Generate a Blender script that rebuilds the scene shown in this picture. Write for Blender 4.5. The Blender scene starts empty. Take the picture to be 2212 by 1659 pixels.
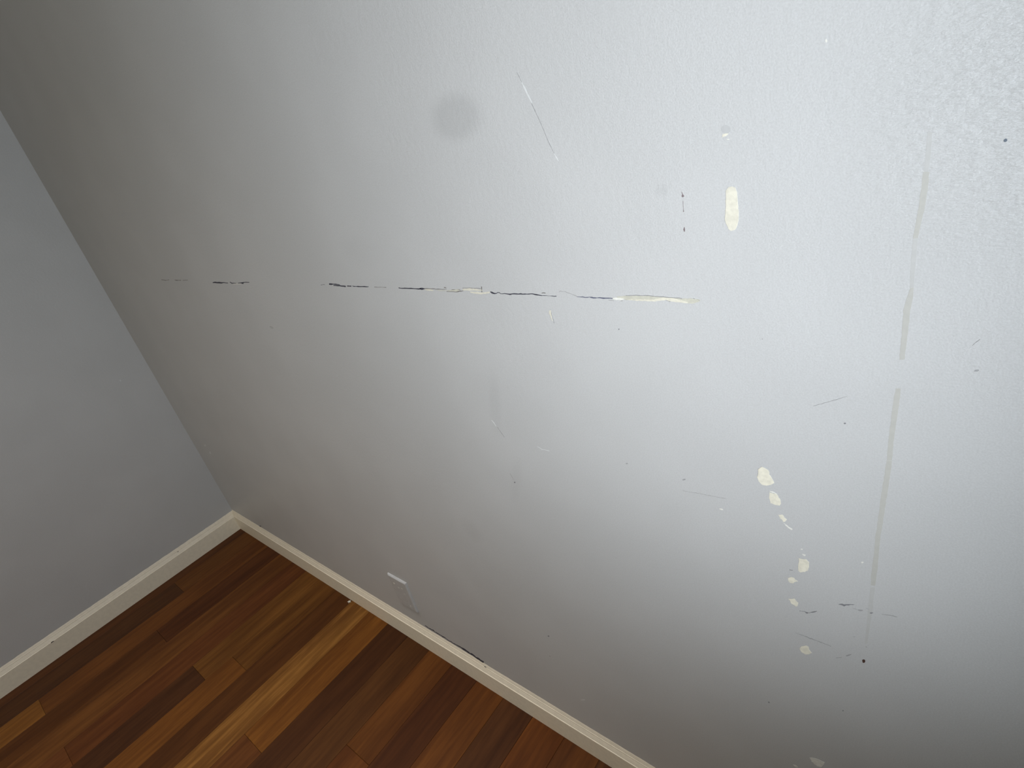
import bpy, bmesh, math, random, json
from mathutils import Matrix, Vector

# ---------------------------------------------------------------- camera
cam_d = bpy.data.cameras.new('camera')
cam = bpy.data.objects.new('camera', cam_d)
bpy.context.scene.collection.objects.link(cam)
RIGHT = (0.77349926, 0.59789463, -0.21028764)
DOWN = (0.13531439, -0.47992601, -0.86681084)
FWD = (-0.61918406, 0.64202261, -0.45212616)
POS = (2.23540684, -0.50945776, 1.32736665)
cam.matrix_world = Matrix((
    (RIGHT[0], -DOWN[0], -FWD[0], POS[0]),
    (RIGHT[1], -DOWN[1], -FWD[1], POS[1]),
    (RIGHT[2], -DOWN[2], -FWD[2], POS[2]),
    (0, 0, 0, 1)))
cam_d.sensor_width = 36
cam_d.lens = 19.184
cam_d.clip_start = 0.01
sc = bpy.context.scene
sc.camera = cam

# ---------------------------------------------------------------- light
sc.view_settings.view_transform = 'Standard'
sc.view_settings.look = 'None'
sc.view_settings.gamma = 1
sc.view_settings.use_curve_mapping = False
sc.view_settings.exposure = 0.08

world = bpy.data.worlds.new('world')
sc.world = world
world.use_nodes = True
world.node_tree.nodes['Background'].inputs[0].default_value = (0.75, 0.87, 1.0, 1)
world.node_tree.nodes['Background'].inputs[1].default_value = 1.0

ROOM_X, ROOM_Y, ROOM_Z = 2.64, -2.7, 2.45      # room size; the camera stands near the added right-hand window

def area(name, loc, target, sx, sy, power, col, spread=180):
    d = bpy.data.lights.new(name, 'AREA')
    d.shape = 'RECTANGLE'
    d.size, d.size_y = sx, sy
    d.energy = power
    d.color = col
    d.spread = math.radians(spread)
    o = bpy.data.objects.new(name, d)
    sc.collection.objects.link(o)
    o.location = loc
    o.rotation_euler = (Vector(target) - Vector(loc)).to_track_quat('-Z', 'Y').to_euler()
    return o

area('fitted beam', (2.53, -0.59, 1.2), (1.53, 0.13, 1.24), 0.25, 0.89, 3.38, (0.945, 0.975, 1.0), 89)  # unseen lamp, placed and sized to give the back wall's bright pool
area('cool side fill', (2.62, -0.70, 1.30), (0.0, -0.70, 1.30), 0.85, 1.0, 1.7, (0.62, 0.84, 1.0))  # added bluish fill from the right, mainly for the left wall
area('ceiling bounce fill', (0.8, -1.05, 2.42), (0.75, -1.05, 0.0), 0.6, 0.6, 4.7, (1.0, 0.96, 0.97), 84)  # added fill standing in for ceiling bounce; there is no fixture
area('overhead trim fill', (1.45, -0.5, 2.42), (1.45, -0.40, 0.0), 1.0, 0.4, 1.7, (1.0, 0.93, 0.88), 46)  # added top light to brighten the baseboard moulding
area('warm front fill', (1.4, -2.65, 1.0), (1.4, 0, 1.0), 2.0, 1.6, 4.0, (1.0, 0.81, 0.42))  # added soft ambient from the front wall; no actual lamp there
area('weak front fill', (1.0, -2.6, 2.0), (0.8, 0, 0.0), 1.2, 0.7, 0.5, (1.0, 0.8, 0.4), 70)  # added weak warm fill, hung inside the room by the front wall

# ---------------------------------------------------------------- helpers
def link(name, me, parent=None):
    o = bpy.data.objects.new(name, me)
    sc.collection.objects.link(o)
    if parent:
        o.parent = parent
    return o

def mesh_from(name, verts, faces, mat, parent=None):
    me = bpy.data.meshes.new(name)
    me.from_pydata(verts, [], faces)
    me.materials.append(mat)
    me.update()
    return link(name, me, parent)

def add_box(bm, a, b):
    x0, y0, z0 = a
    x1, y1, z1 = b
    v = [bm.verts.new(p) for p in ((x0, y0, z0), (x1, y0, z0), (x1, y1, z0), (x0, y1, z0),
                                   (x0, y0, z1), (x1, y0, z1), (x1, y1, z1), (x0, y1, z1))]
    return [bm.faces.new([v[i] for i in q]) for q in
            ((0, 3, 2, 1), (4, 5, 6, 7), (0, 1, 5, 4), (1, 2, 6, 5), (2, 3, 7, 6), (3, 0, 4, 7))]

def box_obj(name, boxes, mat, parent=None, bevel=0):
    bm = bmesh.new()
    for a, b in boxes:
        add_box(bm, a, b)
    bmesh.ops.recalc_face_normals(bm, faces=bm.faces)
    me = bpy.data.meshes.new(name)
    bm.to_mesh(me)
    bm.free()
    me.materials.append(mat)
    o = link(name, me, parent)
    if bevel:
        m = o.modifiers.new('bevel', 'BEVEL')
        m.width = bevel
        m.segments = 2
    return o

def structure(o):
    o['kind'] = 'structure'
    return o

def lin(c):
    return tuple(((v / 255) / 12.92 if v / 255 <= 0.04045 else ((v / 255 + 0.055) / 1.055) ** 2.4) for v in c)

class NT:
    def __init__(self, name):
        self.m = bpy.data.materials.new(name)
        self.m.use_nodes = True
        self.t = self.m.node_tree
        self.b = self.t.nodes['Principled BSDF']
    def n(self, kind, **kw):
        nd = self.t.nodes.new(kind)
        for k, v in kw.items():
            if k.startswith('i_'):
                key = k[2:].replace('_', ' ')
                nd.inputs[int(key) if key.isdigit() else key].default_value = v
            else:
                setattr(nd, k, v)
        return nd
    def l(self, a, b):
        self.t.links.new(a, b)
    def math(self, op, a, b=None, clamp=False):
        nd = self.n('ShaderNodeMath', operation=op)
        nd.use_clamp = clamp
        for i, v in enumerate((a, b)):
            if v is None:
                continue
            if hasattr(v, 'is_output'):
                self.l(v, nd.inputs[i])
            else:
                nd.inputs[i].default_value = v
        return nd.outputs[0]
    def noise(self, scale, detail=3, vec=None, rough=0.5):
        nd = self.n('ShaderNodeTexNoise')
        nd.inputs['Scale'].default_value = scale
        nd.inputs['Detail'].default_value = detail
        nd.inputs['Roughness'].default_value = rough
        if vec is not None:
            self.l(vec, nd.inputs['Vector'])
        return nd.outputs[0]
    def mix(self, fac, a, b, blend='MIX'):
        nd = self.n('ShaderNodeMix', data_type='RGBA', blend_type=blend)
        if hasattr(fac, 'is_output'):
            self.l(fac, nd.inputs[0])
        else:
            nd.inputs[0].default_value = fac
        for i, v in ((6, a), (7, b)):
            if hasattr(v, 'is_output'):
                self.l(v, nd.inputs[i])
            else:
                nd.inputs[i].default_value = (*v[:3], 1)
        return nd.outputs[2]
    def ramp(self, v, lo, hi):
        nd = self.n('ShaderNodeMapRange', interpolation_type='SMOOTHSTEP')
        self.l(v, nd.inputs[0])
        nd.inputs[1].default_value = lo
        nd.inputs[2].default_value = hi
        return nd.outputs[0]

def simple(name, col, rough=0.55, spec=0.4, bump=0.0, scale=400, var=0.0):
    n = NT(name)
    co = n.n('ShaderNodeNewGeometry').outputs['Position']
    c = (*col, 1)
    if var:
        f = n.noise(scale * 0.35, 4, co)
        out = n.mix(n.ramp(f, 0.35, 0.65), [v * (1 - var) for v in col], [min(1, v * (1 + var)) for v in col])
        n.l(out, n.b.inputs['Base Color'])
    else:
        n.b.inputs['Base Color'].default_value = c
    n.b.inputs['Roughness'].default_value = rough
    n.b.inputs['Specular IOR Level'].default_value = spec
    if bump:
        b = n.n('ShaderNodeBump')
        b.inputs['Strength'].default_value = bump
        b.inputs['Distance'].default_value = 0.0006
        n.l(n.noise(scale, 4, co), b.inputs['Height'])
        n.l(b.outputs[0], n.b.inputs['Normal'])
    return n.m

# ---------------------------------------------------------------- materials
WALL = (0.52, 0.53, 0.54)

def wall_paint(name, stains):
    """satin grey-blue emulsion: roller texture, faint dirt and soft smudges"""
    n = NT(name)
    pos = n.n('ShaderNodeNewGeometry').outputs['Position']
    fine = n.noise(620, 3, pos, 0.6)
    peel = n.noise(150, 3, pos)
    big = n.noise(5, 2, pos)
    col = n.mix(n.ramp(big, 0.35, 0.7), [v * 0.975 for v in WALL], [min(1, v * 1.015) for v in WALL])
    col = n.mix(n.ramp(fine, 0.3, 0.7), col, n.mix(1.0, col, (1.09, 1.09, 1.09), 'MULTIPLY'))
    sep = n.n('ShaderNodeSeparateXYZ')
    n.l(pos, sep.inputs[0])
    warp = n.noise(9, 3, pos)
    for (sx, sz, rx, rz, ang, amt, soft) in stains:
        dx = n.math('SUBTRACT', sep.outputs[0], sx)
        dz = n.math('SUBTRACT', sep.outputs[2], sz)
        ca, sa = math.cos(ang), math.sin(ang)
        u = n.math('ADD', n.math('MULTIPLY', dx, ca / rx), n.math('MULTIPLY', dz, sa / rx))
        v = n.math('ADD', n.math('MULTIPLY', dx, -sa / rz), n.math('MULTIPLY', dz, ca / rz))
        r = n.math('SQRT', n.math('ADD', n.math('MULTIPLY', u, u), n.math('MULTIPLY', v, v)))
        r = n.math('ADD', r, n.math('MULTIPLY', n.math('SUBTRACT', warp, 0.5), 0.35))
        k = n.ramp(r, 1.0 + soft, 1.0 - soft)
        f = n.math('MULTIPLY', k, amt)
        col = n.mix(f, col, (0.0, 0.0, 0.0))
    n.l(col, n.b.inputs['Base Color'])
    n.b.inputs['Roughness'].default_value = 0.45
    n.b.inputs['Specular IOR Level'].default_value = 0.5
    # roller stipple, coarser where the roller ran dry high on the right of the wall
    st = n.n('ShaderNodeMapping')
    st.inputs['Scale'].default_value = (0.45, 1, 1.6)
    n.l(pos, st.inputs[0])
    rough_patch = n.noise(210, 4, st.outputs[0], 0.62)
    dx = n.math('SUBTRACT', sep.outputs[0], 2.27)
    dz = n.math('SUBTRACT', sep.outputs[2], 1.27)
    rr = n.math('SQRT', n.math('ADD', n.math('MULTIPLY', dx, dx), n.math('MULTIPLY', dz, dz)))
    mask = n.ramp(rr, 0.17, 0.03)
    h = n.math('ADD', n.math('MULTIPLY', peel, 0.5), n.math('MULTIPLY', fine, 0.35))
    h = n.math('ADD', h, n.math('MULTIPLY', n.math('MULTIPLY', rough_patch, mask), 2.8))
    b = n.n('ShaderNodeBump')
    b.inputs['Strength'].default_value = 0.5
    b.inputs['Distance'].default_value = 0.0012
    n.l(h, b.inputs['Height'])
    n.l(b.outputs[0], n.b.inputs['Normal'])
    return n.m

STAINS = [(1.757, 1.323, 0.036, 0.0225, 0, 0.12, 0.42),      # round grey smudge
          (1.487, 1.172, 0.040, 0.022, 0, 0.03, 0.6),
          (1.698, 0.925, 0.010, 0.045, -0.25, 0.045, 0.7),
          (1.700, 0.775, 0.009, 0.045, -0.35, 0.035, 0.7),
          (1.540, 0.600, 0.022, 0.025, 0.5, 0.04, 0.6),
          (1.998, 1.222, 0.006, 0.005, 0, 0.05, 0.6)]
M_main = wall_paint('grey wall paint', STAINS)
M_side = wall_paint('grey wall paint side', [])
M_ceiling = simple('ceiling paint', (0.78, 0.74, 0.66), 0.8, 0.2, 0.2, 120)
M_trim = simple('cream gloss trim', (0.88, 0.82, 0.68), 0.42, 0.5, 0.12, 260, 0.025)
M_plate = simple('painted plate', tuple(v * 0.95 for v in WALL), 0.42, 0.5, 0.3, 300, 0.03)
M_frame = simple('white window paint', (0.8, 0.8, 0.78), 0.4, 0.5)

MK = {}
for nm, col, ro in (
        ('crack_dark', (0.055, 0.055, 0.075), 0.7), ('crack_soft', (0.20, 0.19, 0.18), 0.7),
        ('crack_blue', (0.13, 0.14, 0.20), 0.7), ('hairline', (0.33, 0.33, 0.34), 0.6),
        ('cream', (0.69, 0.67, 0.58), 0.75), ('cream_dim', (0.76, 0.735, 0.63), 0.75),
        ('cream_grey', (0.55, 0.545, 0.475), 0.75), ('chalk', (0.76, 0.76, 0.72), 0.75),
        ('paint_light', (0.66, 0.68, 0.69), 0.4), ('filler_grey', tuple(v * 0.91 for v in WALL), 0.7),
        ('mark_brown', (0.22, 0.18, 0.19), 0.7), ('mark_blue', (0.14, 0.17, 0.21), 0.7),
        ('scuff', (0.23, 0.235, 0.255), 0.6), ('scuff_faint', (0.37, 0.375, 0.39), 0.5),
        ('nail', (0.075, 0.04, 0.03), 0.7),
        ('tape', (WALL[0] * 0.94, WALL[1] * 0.925, WALL[2] * 0.865), 0.5),
        ('tape_faint', (WALL[0] * 0.985, WALL[1] * 0.98, WALL[2] * 0.96), 0.5)):
    MK[nm] = simple(nm.replace('_', ' '), col, ro, 0.3, 0.35 if 'c' in nm else 0.15, 500, 0.06 if 'c' in nm else 0.02)

def wood():
    n = NT('jatoba strip floor')
    a = n.n('ShaderNodeAttribute', attribute_name='board')
    o = n.n('ShaderNodeAttribute', attribute_name='grain')
    gs = n.n('ShaderNodeSeparateColor')
    n.l(o.outputs['Color'], gs.inputs[0])
    pos = n.n('ShaderNodeNewGeometry').outputs['Position']
    off = n.n('ShaderNodeVectorMath', operation='MULTIPLY_ADD')
    n.l(o.outputs['Color'], off.inputs[0])
    off.inputs[1].default_value = (0, 90, 0)
    n.l(pos, off.inputs[2])
    mp = n.n('ShaderNodeMapping')
    mp.inputs['Scale'].default_value = (75, 5.5, 1)
    n.l(off.outputs[0], mp.inputs[0])
    g1 = n.noise(1.0, 5, mp.outputs[0], 0.6)
    mp2 = n.n('ShaderNodeMapping')
    mp2.inputs['Scale'].default_value = (330, 22, 1)
    n.l(off.outputs[0], mp2.inputs[0])
    g2 = n.noise(1.0, 3, mp2.outputs[0], 0.6)
    mp3 = n.n('ShaderNodeMapping')
    mp3.inputs['Scale'].default_value = (16, 1.6, 1)
    n.l(off.outputs[0], mp3.inputs[0])
    g3 = n.noise(1.0, 2, mp3.outputs[0])
    base = a.outputs['Color']
    dark = n.mix(1.0, base, (0.66, 0.60, 0.55), 'MULTIPLY')
    light = n.mix(1.0, base, (1.28, 1.30, 1.30), 'MULTIPLY')
    c = n.mix(n.ramp(g1, 0.32, 0.68), dark, light)
    c = n.mix(0.45, c, base)
    c3 = n.mix(n.ramp(g3, 0.35, 0.65), n.mix(1.0, c, (0.82, 0.78, 0.76), 'MULTIPLY'), n.mix(1.0, c, (1.14, 1.16, 1.16), 'MULTIPLY'))
    c4 = n.mix(n.math('MULTIPLY', n.ramp(g2, 0.56, 0.72), 0.35), c3, n.mix(1.0, c3, (0.6, 0.5, 0.45), 'MULTIPLY'))
    # pale straw streaks on the most figured boards
    sfac = n.math('MULTIPLY', n.ramp(g1, 0.50, 0.66), gs.outputs[0])
    c5 = n.mix(n.math('MULTIPLY', sfac, 0.75), c4, n.mix(1.0, base, (1.5, 1.6, 1.75), 'MULTIPLY'))
    n.l(c5, n.b.inputs['Base Color'])
    n.b.inputs['Roughness'].default_value = 0.5
    n.b.inputs['Specular IOR Level'].default_value = 0.15
    b = n.n('ShaderNodeBump')
    b.inputs['Strength'].default_value = 0.12
    b.inputs['Distance'].default_value = 0.0005
    n.l(g2, b.inputs['Height'])
    n.l(b.outputs[0], n.b.inputs['Normal'])
    return n.m
M_wood = wood()

# ---------------------------------------------------------------- room shell
T = 0.12
wall_back = structure(box_obj('wall_back', [((-T, 0, -0.02), (ROOM_X + T, T, ROOM_Z))], M_main))
wall_left = structure(box_obj('wall_left', [((-T, ROOM_Y, -0.02), (0, 0, ROOM_Z))], M_side))
WY0, WY1, WZ0, WZ1 = -1.15, -0.22, 0.75, 1.85       # unseen opening, added in the right-hand wall to house the beam
wall_right = structure(box_obj('wall_right', [
    ((ROOM_X, ROOM_Y, -0.02), (ROOM_X + T, WY0, ROOM_Z)), ((ROOM_X, WY1, -0.02), (ROOM_X + T, 0, ROOM_Z)),
    ((ROOM_X, WY0, -0.02), (ROOM_X + T, WY1, WZ0)), ((ROOM_X, WY0, WZ1), (ROOM_X + T, WY1, ROOM_Z))], M_side))
wall_front = structure(box_obj('wall_front', [((-T, ROOM_Y - T, -0.02), (ROOM_X + T, ROOM_Y, ROOM_Z))], M_side))
ceiling = structure(box_obj('ceiling', [((-T, ROOM_Y - T, ROOM_Z), (ROOM_X + T, T, ROOM_Z + 0.1))], M_ceiling))
fw = 0.05
win = structure(box_obj('added_window', [
    ((ROOM_X + 0.04, WY0, WZ0), (ROOM_X + 0.08, WY0 + fw, WZ1)), ((ROOM_X + 0.04, WY1 - fw, WZ0), (ROOM_X + 0.08, WY1, WZ1)),
    ((ROOM_X + 0.04, WY0 + fw, WZ0), (ROOM_X + 0.08, WY1 - fw, WZ0 + fw)),
    ((ROOM_X + 0.04, WY0 + fw, WZ1 - fw), (ROOM_X + 0.08, WY1 - fw, WZ1))], M_frame))  # frame of the added window, out of view

# floor: one mesh of strips, each board with its own tone (numbers are the boards' own colours)
X0, P = 0.0535, 0.0938
G = (1.7, 1.62, 1.0)
random.seed(7)
def tone(c, g=0.0):
    l = lin(c)
    return (l[0] * G[0], l[1] * G[1], l[2] * G[2], g)
ROWS = {
    -1: [(-3, (60, 34, 20))],
    0: [(-0.308, (72, 43, 21)), (-1.3, (54, 31, 18)), (-3, (62, 36, 21))],
    1: [(-0.775, (74, 43, 21)), (-1.3, (98, 64, 32), 0.25), (-3, (74, 42, 22))],
    2: [(-0.442, (61, 33, 17)), (-1.1, (66, 38, 18)), (-3, (80, 46, 22))],
    3: [(-0.90, (76, 46, 24)), (-3, (64, 36, 18))],
    4: [(-0.770, (70, 39, 21)), (-1.5, (76, 44, 25)), (-3, (60, 34, 18))],
    5: [(-0.434, (80, 51, 25)), (-1.2, (54, 31, 18)), (-3, (76, 42, 22))],
    6: [(-0.346, (75, 47, 22)), (-1.1, (87, 54, 25), 0.1), (-3, (64, 36, 18))],
    7: [(-0.90, (61, 35, 16)), (-3, (80, 46, 22))],
    8: [(-1.05, (91, 61, 33), 0.8), (-3, (62, 36, 18))],
    9: [(-0.449, (83, 51, 22), 0.3), (-1.4, (68, 39, 20)), (-3, (84, 52, 26))],
    10: [(-1.2, (53, 30, 16)), (-3, (74, 42, 20))],
    11: [(-0.62, (56, 33, 17)), (-3, (62, 36, 18))],
    12: [(-0.311, (68, 39, 17)), (-0.95, (68, 38, 17)), (-3, (90, 56, 26))],
    13: [(-0.7, (56, 30, 15)), (-3, (72, 42, 20))],
    14: [(-0.9, (73, 42, 18)), (-3, (56, 32, 16))],
    15: [(-0.6, (56, 32, 18)), (-3, (84, 50, 24))],
    16: [(-1.1, (74, 41, 17)), (-3, (60, 34, 18))],
    17: [(-0.8, (70, 40, 19)), (-3, (78, 44, 22))],
}
PAL = [(74, 42, 20), (58, 33, 18), (84, 52, 25), (64, 36, 18), (94, 60, 30), (70, 40, 20)]
bm = bmesh.new()
lay = bm.loops.layers.float_color.new('board')
lay2 = bm.loops.layers.float_color.new('grain')
k = -1
while X0 + k * P < ROOM_X:
    xa, xb = max(0.0, X0 + k * P), min(ROOM_X, X0 + (k + 1) * P)
    segs = ROWS.get(k)
    if segs is None:
        segs = []
        y = -random.uniform(0.2, 1.2)
        while True:
            segs.append((max(y, -3), random.choice(PAL), random.choice((0, 0, 0, 0.5))))
            if y <= -3:
                break
            y -= random.uniform(0.4, 1.3)
    ya = 0.0
    for s in segs:
        yb = max(s[0], ROOM_Y)
        if ya - yb < 0.01:
            break
        t = tone(s[1])
        g = (s[2] if len(s) > 2 else 0.0, random.random(), random.random(), 1)
        e = 0.00022
        x0, x1, y0, y1 = xa + e, xb - e, yb + e, ya - e
        c = 0.0006
        vs = [bm.verts.new(p) for p in (
            (x0, y0, -0.018), (x1, y0, -0.018), (x1, y1, -0.018), (x0, y1, -0.018),
            (x0, y0, -c), (x1, y0, -c), (x1, y1, -c), (x0, y1, -c),
            (x0 + c, y0 + c, 0), (x1 - c, y0 + c, 0), (x1 - c, y1 - c, 0), (x0 + c, y1 - c, 0))]
        for q in ((8, 9, 10, 11), (4, 5, 9, 8), (5, 6, 10, 9), (6, 7, 11, 10), (7, 4, 8, 11),
                  (0, 1, 5, 4), (1, 2, 6, 5), (2, 3, 7, 6), (3, 0, 4, 7), (3, 2, 1, 0)):
            f = bm.faces.new([vs[i] for i in q])
            for lp in f.loops:
                lp[lay] = (t[0], t[1], t[2], 1)
                lp[lay2] = g
        ya = yb
    k += 1
me = bpy.data.meshes.new('floor')
bm.to_mesh(me)
bm.free()
me.materials.append(M_wood)
floor = structure(link('floor', me))

# baseboards: moulded profile (offset from the wall, height), mitred at the corner
PROF = [(0.0, 0.0), (0.0100, 0.0), (0.0100, 0.0690), (0.0097, 0.0700), (0.0084, 0.0708), (0.0082, 0.0722),
        (0.0064, 0.0770), (0.0042, 0.0825), (0.0041, 0.0848), (0.0034, 0.0853),
        (0.0010, 0.0930), (0.0, 0.0952)]
def sweep(name, a, b, mitre_a, mitre_b, kind, prof):
    """kind 'x': runs along x on wall y=0 side; 'y': along y on wall x=0 side"""
    N = 260
    verts, faces = [], []
    rnd = random.Random(name)
    for i in range(N + 1):
        f = i / N
        wob = rnd.uniform(-1, 1) * 0.0006
        for j, (d, z) in enumerate(prof):
            sa = a + (d if mitre_a else 0)
            sb = b - (d if mitre_b else 0)
            s = sa + (sb - sa) * f
            zz = z + (wob if j >= len(prof) - 2 and 0 < i < N else 0)
            verts.append((s, -d, zz) if kind == 'x' else (d, -s, zz))
    n = len(prof)
    for i in range(N):
        for j in range(n - 1):
            q = (i * n + j, (i + 1) * n + j, (i + 1) * n + j + 1, i * n + j + 1)
            faces.append(q if kind == 'x' else q[::-1])
    faces.append(tuple(range(n)))
    faces.append(tuple(range(N * n + n - 1, N * n - 1, -1)))
    o = mesh_from(name, verts, faces, M_trim)
    return structure(o)
bb_back = sweep('baseboard_back', 0.0, ROOM_X, True, False, 'x', PROF)
PROF_L = [(d, z * 0.94) for d, z in PROF]
bb_left = sweep('baseboard_left', 0.0, -ROOM_Y, True, False, 'y', PROF_L)

def nick(x, y, z, ax, rx, rz, parent, mat):
    pts = []
    for i in range(9):
        t = i / 9 * 2 * math.pi
        r = 1 + random.uniform(-.2, .2)
        u, w = rx * r * math.cos(t), rz * r * math.sin(t)
        pts.append((x, y + u, z + w) if ax == 'x' else (x + u, y, z + w))
    d = Vector((0.0004, 0, 0)) if ax == 'x' else Vector((0, -0.0004, 0))
    v = [tuple(Vector(p) - d) for p in pts] + [tuple(Vector(p) + d) for p in pts]
    n = len(pts)
    fs = [tuple(range(n, 2 * n)), tuple(range(n - 1, -1, -1))] + [(i, (i + 1) % n, n + (i + 1) % n, n + i) for i in range(n)]
    return mesh_from('dent', v, fs, mat, parent)
M_nick = simple('dented wood', (0.09, 0.08, 0.07), 0.7)
nick(0.0100, -0.6721, 0.0648, 'x', 0.0048, 0.0016, bb_left, M_nick)['label'] = 'dark nick in the left baseboard'
nick(0.0065, -0.237, 0.0765, 'x', 0.0020, 0.0012, bb_left, M_nick)
nick(1.4204, -0.0044, 0.0905, 'y', 0.0030, 0.0012, bb_back, M_nick)['label'] = 'small dark nick on the moulded edge'

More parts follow.
